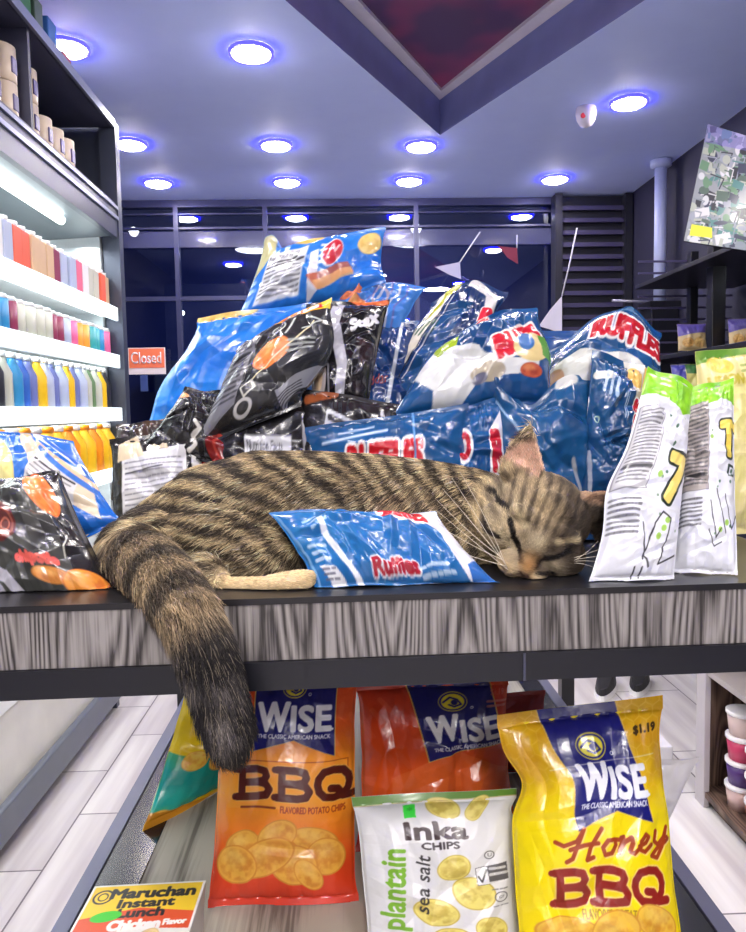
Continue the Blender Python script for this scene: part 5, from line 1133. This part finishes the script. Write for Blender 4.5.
# the tail stays clear of the front face
fr_ = (CV[:, 2] < ZT) & (CV[:, 1] > YF-.006); CV[:, 1] = np.where(fr_ & ~on, np.minimum(CV[:, 1], YF-.007), CV[:, 1])
cm.vertices.foreach_set('co', CV.astype(np.float32).ravel()); cm.update()
def vn3(P, f, seed):
    r = np.random.RandomState(seed); n = 32; g = r.rand(n, n, n); Xs = P*f+100; I = np.floor(Xs).astype(int); F_ = Xs-I; F_ = F_*F_*(3-2*F_)
    out = 0
    for a in (0, 1):
        for b in (0, 1):
            for c in (0, 1):
                w = (F_[:, 0] if a else 1-F_[:, 0])*(F_[:, 1] if b else 1-F_[:, 1])*(F_[:, 2] if c else 1-F_[:, 2])
                out = out+w*g[(I[:, 0]+a) % n, (I[:, 1]+b) % n, (I[:, 2]+c) % n]
    return out-.5
HDn, hrn, hun, hfn = [np.array(x) for x in (HD, hr_, hu, hf)]
def regions(P):
    D = P-HDn; r, u, f = D@hrn, D@hun, D@hfn
    head = np.clip((.082-np.sqrt(r*r+(u-.012)**2*.8+(f*.9)**2))/.012, 0, 1)*(P[:, 0] > HDn[0]-.078)
    # tail parameter
    best = np.full(len(P), 9.); tt = np.zeros(len(P)); dirs = np.zeros((len(P), 3))
    acc = 0; tot = sum(np.linalg.norm(b-a) for a, b in zip(TP, TP[1:]))
    for a, b in zip(TP, TP[1:]):
        v = b-a; l = np.linalg.norm(v); t = np.clip(((P-a)@v)/l/l, 0, 1); d = np.linalg.norm(P-a-t[:, None]*v, axis=1)
        m = d < best; best[m] = d[m]; tt[m] = (acc+t[m]*l)/tot; dirs[m] = v/l; acc += l
    tail = np.clip((.046-best)/.01, 0, 1)*(tt > .02)*np.clip((.80-P[:, 1])/.03, 0, 1)
    foot = (P[:, 1] < .775)*(P[:, 1] > .722)*np.clip((P[:, 0]-at(206, 585, .75).x)/.02, 0, 1)*(P[:, 2] > ZT-.01)*(P[:, 2] < ZT+.030)*(best > .036)
    return r, u, f, head, tt, tail, dirs, foot.astype(float)
C0 = np.array(at(196, 640, YCAT)); 
def seg(r, u, a, b, w):
    v = np.array([b[0]-a[0], b[1]-a[1]]); l = v@v; t = np.clip(((r-a[0])*v[0]+(u-a[1])*v[1])/l, 0, 1)
    return np.clip(1-np.hypot(r-a[0]-t*v[0], u-a[1]-t*v[1])/w, 0, 1)
def fur_colour(P, Nrm):
    r, u, f, head, tt, tail, dirs, foot = regions(P)
    n1 = vn3(P, 26, 1); n2 = vn3(P, 70, 2); n3 = vn3(P, 300, 3)
    lt = V3(212, 192, 152); md_ = V3(142, 122, 90); dk = V3(36, 29, 24)
    rad = np.hypot(P[:, 0]-C0[0], (P[:, 2]-C0[2])*1.0)
    ph = rad/.0165+n1*.8+n2*.3
    st = .5+.5*np.cos(2*PI*ph); st = np.clip(st*2.0-.6+n2*1.0, 0, 1)
    hz = np.clip((P[:, 2]-ZT)/.12, 0, 1)
    base = md_+(lt-md_)*np.clip(.42+n1*.6+n3*.5+.25*(1-hz), 0, 1)[:, None]
    c = base*(1-.88*st[:, None])+dk*(.88*st[:, None])
    bel = np.clip((.018-(P[:, 2]-ZT))/.012, 0, 1)*(1-tail); c = c*(1-.5*bel[:, None])+V3(170, 150, 118)*.5*bel[:, None]
    # tail
    rg = np.clip(.5+.5*np.cos(2*PI*(tt*5.2+.25+n2*.25))*1.6, 0, 1); tb_ = V3(146, 126, 98)*(1-.8*rg[:, None])+V3(46, 38, 32)*.8*rg[:, None]
    bl = np.clip((tt-.60)/.12, 0, 1)[:, None]; tip = V3(27, 24, 26)+(V3(150, 142, 136)-V3(27, 24, 26))*np.clip(n1*2.6-.35+n2*.8, 0, 1)[:, None]
    tc2 = tb_*(1-bl)+tip*bl; c = c*(1-tail[:, None])+tc2*tail[:, None]
    c = c*(1-foot[:, None])+(V3(228, 204, 160)+V3(16, 14, 20)*n2[:, None])*foot[:, None]
    # head
    hc = V3(176, 156, 124)+(V3(66, 56, 46)-V3(176, 156, 124))*np.clip(.35+r/.05+n2*.9, 0, 1)[:, None]
    hc = hc+(V3(188, 172, 140)-hc)*(np.clip(-r/.05-.25+n2, 0, .75)*(u < .02))[:, None]
    fan = r/(1+np.clip(u, 0, 1)*6); s_ = np.clip((.5+.5*np.cos(2*PI*fan/.0095))*1.5-.5+n2*.9, 0, 1)*np.clip((u+.004)/.01, 0, 1)*(np.abs(r) < .046)
    hc = hc*(1-.6*s_[:, None])+V3(44, 37, 31)*.6*s_[:, None]
    side = np.clip((.5+.5*np.cos(2*PI*(u-.3*abs(r))/.017+2))*1.4-.5+n2*.6, 0, 1)*np.clip((np.abs(r)-.038)/.012, 0, 1); hc = hc*(1-.55*side[:, None])+V3(52, 43, 35)*.55*side[:, None]
    def pt(m, col, k=1):
        nonlocal hc; m = np.clip(m*k, 0, 1)[:, None]; hc = hc*(1-m)+V3(*col)*m
    pt(np.clip(1-np.hypot(r/.014, (u+.008)/.014), 0, 1), (206, 192, 158), .75)
    for s in (-1, 1):
        pt(np.clip(1-np.hypot((r-s*.025)/.018, (u+.024)/.013), 0, 1), (204, 190, 158), 1.3*(1 if s < 0 else .6)); pt(seg(r, u, (s*.018, -.002), (s*.034, .008), .006), (200, 184, 148), 1.2)
        pt(np.clip(1-np.hypot((r-s*.014)/.016, (u+.046)/.013), 0, 1), (206, 186, 150), 1.3)
        pt(seg(r, u, (s*.0145, -.0235), (s*.0225, -.0175), .0034), (14, 10, 10), 3); pt(seg(r, u, (s*.0225, -.0175), (s*.033, -.005), .0034), (14, 10, 10), 3)
        pt(seg(r, u, (s*.0145, -.0235), (s*.0085, -.034), .0034), (40, 30, 26), 1.6)
        if s < 0: pt(seg(r, u, (s*.041, .003), (s*.068, -.001), .0034), (34, 28, 25), 2); pt(seg(r, u, (s*.052, -.026), (s*.068, -.012), .0045), (40, 32, 28), 2); pt(seg(r, u, (s*.034, -.027), (s*.048, -.029), .0035), (44, 36, 30), 1.8)
    pt(np.clip(1-np.hypot((r-.036)/.020, (u+.036)/.014), 0, 1), (132, 118, 96), 1.2)
    pt(np.clip(1-np.hypot(r/.0125, (u+.035)/.020), 0, 1)*(f > .03), (190, 142, 88), 1.15)
    pt(np.clip(1-np.hypot(r/.0095, (u+.0475)/.0065), 0, 1)*(f > .02), (66, 36, 32), 3)
    pt(seg(r, u, (.012, -.038), (.030, -.034), .0026), (26, 20, 18), 1.8); pt(seg(r, u, (0, -.048), (.014, -.052), .0026), (30, 20, 18), 2)
    pt(seg(r, u, (0, -.048), (-.014, -.052), .0026), (60, 40, 34), 2)
    pt(np.clip(1-np.abs(np.hypot(r, u-.004)-.068)/.009, 0, 1)*(r < -.015)*(u < .05), (206, 184, 142), 1.0)
    # ears
    for s, th in ((-1, 1), (1, 1)):
        e = np.clip((u-.040)/.006, 0, 1)*(np.sign(r) == s)*(np.abs(r) > .024)
        face = Nrm@hfn; ins = e*np.clip((face-.1)/.3, 0, 1); pt(ins, (224, 182, 156), 1); pt(ins*(s > 0), (130, 104, 82), .7); pt(e*(1-np.clip((face-.1)/.3, 0, 1)), (176, 146, 114), .8)
    c = c*(1-head[:, None])+hc*head[:, None]
    return np.clip(c, 8, 245)
cm.vertices.foreach_get('normal', nn_ := np.zeros(nv*3, np.float32)); Nn = nn_.reshape(-1, 3).astype(float)
vc = s2l(fur_colour(CV, Nn)/255)
at_ = cm.color_attributes.new('print', 'FLOAT_COLOR', 'POINT'); at_.data.foreach_set('color', np.concatenate([vc, np.ones((nv, 1))], 1).astype(np.float32).ravel())
m_, nt, b = newmat('tabby_skin'); a_n = N(nt, 'ShaderNodeAttribute'); a_n.attribute_name = 'print'; nt.links.new(a_n.outputs['Color'], b.inputs['Base Color']); b.inputs['Roughness'].default_value = .8; b.inputs['Specular IOR Level'].default_value = .2
cat = empty('sleeping_cat', at(300, 575, .85), 'brown tabby cat asleep on the shelf edge with its tail hanging down', 'cat')
body = link('body', cm, m_, cat, smooth=True)
# fur
cm.calc_loop_triangles(); nt_ = len(cm.loop_triangles); T = np.zeros(nt_*3, np.int32); cm.loop_triangles.foreach_get('vertices', T); T = T.reshape(-1, 3)
A0, A1, A2 = CV[T[:, 0]], CV[T[:, 1]], CV[T[:, 2]]; ar = np.linalg.norm(np.cross(A1-A0, A2-A0), axis=1)/2
tcn = (A0+A1+A2)/3
hd_t = np.clip((.09-np.linalg.norm(tcn-HDn, axis=1))/.01, 0, 1)
wgt = ar*(1+1.1*hd_t); wgt[(tcn[:, 2] < ZT+.003) & (tcn[:, 1] > YF)] = 0
rs = np.random.RandomState(3); NH = 150000
k = rs.choice(nt_, NH, p=wgt/wgt.sum()); a, b_ = rs.rand(NH), rs.rand(NH); fl = a+b_ > 1; a[fl] = 1-a[fl]; b_[fl] = 1-b_[fl]
P0 = A0[k]*(1-a-b_)[:, None]+A1[k]*a[:, None]+A2[k]*b_[:, None]
NN = Nn[T[k, 0]]*(1-a-b_)[:, None]+Nn[T[k, 1]]*a[:, None]+Nn[T[k, 2]]*b_[:, None]; NN /= np.linalg.norm(NN, axis=1)[:, None]+1e-9
r, u, f, head, tt, tail, dirs, foot = regions(P0)
flow = np.tile(V3(-.85, 0, -.42), (NH, 1)); flow[:, 0] += .5*vn3(P0, 18, 7); flow[:, 2] += .9*vn3(P0, 18, 8)
nose = np.array(hp(0, -.040, .058)); fh = P0-nose; fh /= np.linalg.norm(fh, axis=1)[:, None]
flow = flow*(1-head[:, None])+fh*head[:, None]; flow = flow*(1-tail[:, None])+dirs*tail[:, None]; flow = flow*(1-foot[:, None])+V3(1, 0, 0)*foot[:, None]
flow += rs.normal(0, .20, (NH, 3)); flow -= NN*(flow*NN).sum(1)[:, None]; flow /= np.linalg.norm(flow, axis=1)[:, None]+1e-9
nd = np.linalg.norm(P0-nose, axis=1)
Ln = .0135*(1-head)+head*np.clip(.0018+(nd-.012)*.075, .0014, .0080); Ln = Ln*(1-tail)+tail*.0145; Ln = Ln*(1-foot)+foot*.0045
er = np.clip((u-.038)/.01, 0, 1)*head*(np.abs(r) > .022); Ln = Ln*(1-er)+er*.0035
dist_eye = np.minimum(np.hypot(r-.024, u+.015), np.hypot(r+.024, u+.015)); Ln = np.where((head > .5) & (dist_eye < .009) & (f > .02), np.minimum(Ln, .0022), Ln)
Ln *= rs.uniform(.65, 1.25, NH); lift = .30*(1-tail)+.52*tail; lift = lift*(1-head)+.24*head; lift = lift*rs.uniform(.6, 1.5, NH)
s1 = flow*(1-.35*lift[:, None])+NN*lift[:, None]; s2 = flow+NN*(lift*.45)[:, None]; s2[:, 2] -= .15
pts = np.stack([P0-NN*.0005, P0+s1*(Ln*.34)[:, None], P0+s1*(Ln*.34)[:, None]+s2*(Ln*.33)[:, None], P0+s1*(Ln*.34)[:, None]+s2*(Ln*.66)[:, None]+flow*0], 1)
on_sh = (pts[..., 1] > YF-.001) & (pts[..., 2] < ZT+.0008); pts[..., 2] = np.where(on_sh, ZT+.0008, pts[..., 2])
hc_ = bpy.data.hair_curves.new('fur'); hc_.add_curves([4]*NH)
hc_.attributes['position'].data.foreach_set('vector', pts.astype(np.float32).ravel())
ra = hc_.attributes.get('radius') or hc_.attributes.new('radius', 'FLOAT', 'POINT')
rb = np.tile(np.array([.00026, .00024, .00017, .00005]), (NH, 1))*(1-.35*head[:, None]); ra.data.foreach_set('value', rb.astype(np.float32).ravel())
fc = fur_colour(P0, NN)*(1+rs.normal(0, .32, NH)*(1-.5*head)*(1-.75*foot)).clip(.35, 1.9)[:, None]; fc = np.where((rs.rand(NH) < .08)[:, None]*(foot[:, None] < .5)*(head[:, None] < .5), fc*.4+V3(200, 184, 154)*.6, fc); fc = s2l(np.clip(fc, 8, 250)/255)
ca = hc_.attributes.new('fur_colour', 'FLOAT_COLOR', 'CURVE'); ca.data.foreach_set('color', np.concatenate([fc, np.ones((NH, 1))], 1).astype(np.float32).ravel())
mh, nt, b = newmat('tabby_fur'); a_n = N(nt, 'ShaderNodeAttribute'); a_n.attribute_name = 'fur_colour'; nt.links.new(a_n.outputs['Color'], b.inputs['Base Color']); b.inputs['Roughness'].default_value = .55; b.inputs['Specular IOR Level'].default_value = .35
fo_ = bpy.data.objects.new('fur', hc_); COL.objects.link(fo_); hc_.materials.append(mh); fo_.parent = cat; fo_.matrix_parent_inverse = Matrix.Translation(cat.location).inverted()
# whiskers
M_wh = flat('whisker_white', (236, 226, 206), .4)
def whisker(a, b, c):
    m = MB(); p = [a.lerp(b, t).lerp(b.lerp(c, t), t) for t in np.linspace(0, 1, 8)]; m.tube(p, [.00028*(1-.8*t)+.00005 for t in np.linspace(0, 1, 8)], 5); m.done('whisker', M_wh, cat)
pl = hp(-.022, -.046, .05)
for k, (ex, ey, mx_, my) in enumerate([(437, 500, 470, 535), (430, 520, 468, 545), (442, 488, 474, 524), (452, 478, 480, 520), (428, 540, 465, 556), (460, 472, 486, 514), (436, 510, 472, 540)]):
    whisker(at(502+k, 558+k*2, .752), at(mx_, my, .755), at(ex, ey, .80))
for k, (ex, ey) in enumerate([(603, 548), (606, 556), (604, 563), (600, 571), (598, 541)]):
    whisker(at(560, 562+k, .760), at(582, 556+k, .752), at(ex, ey, .758))
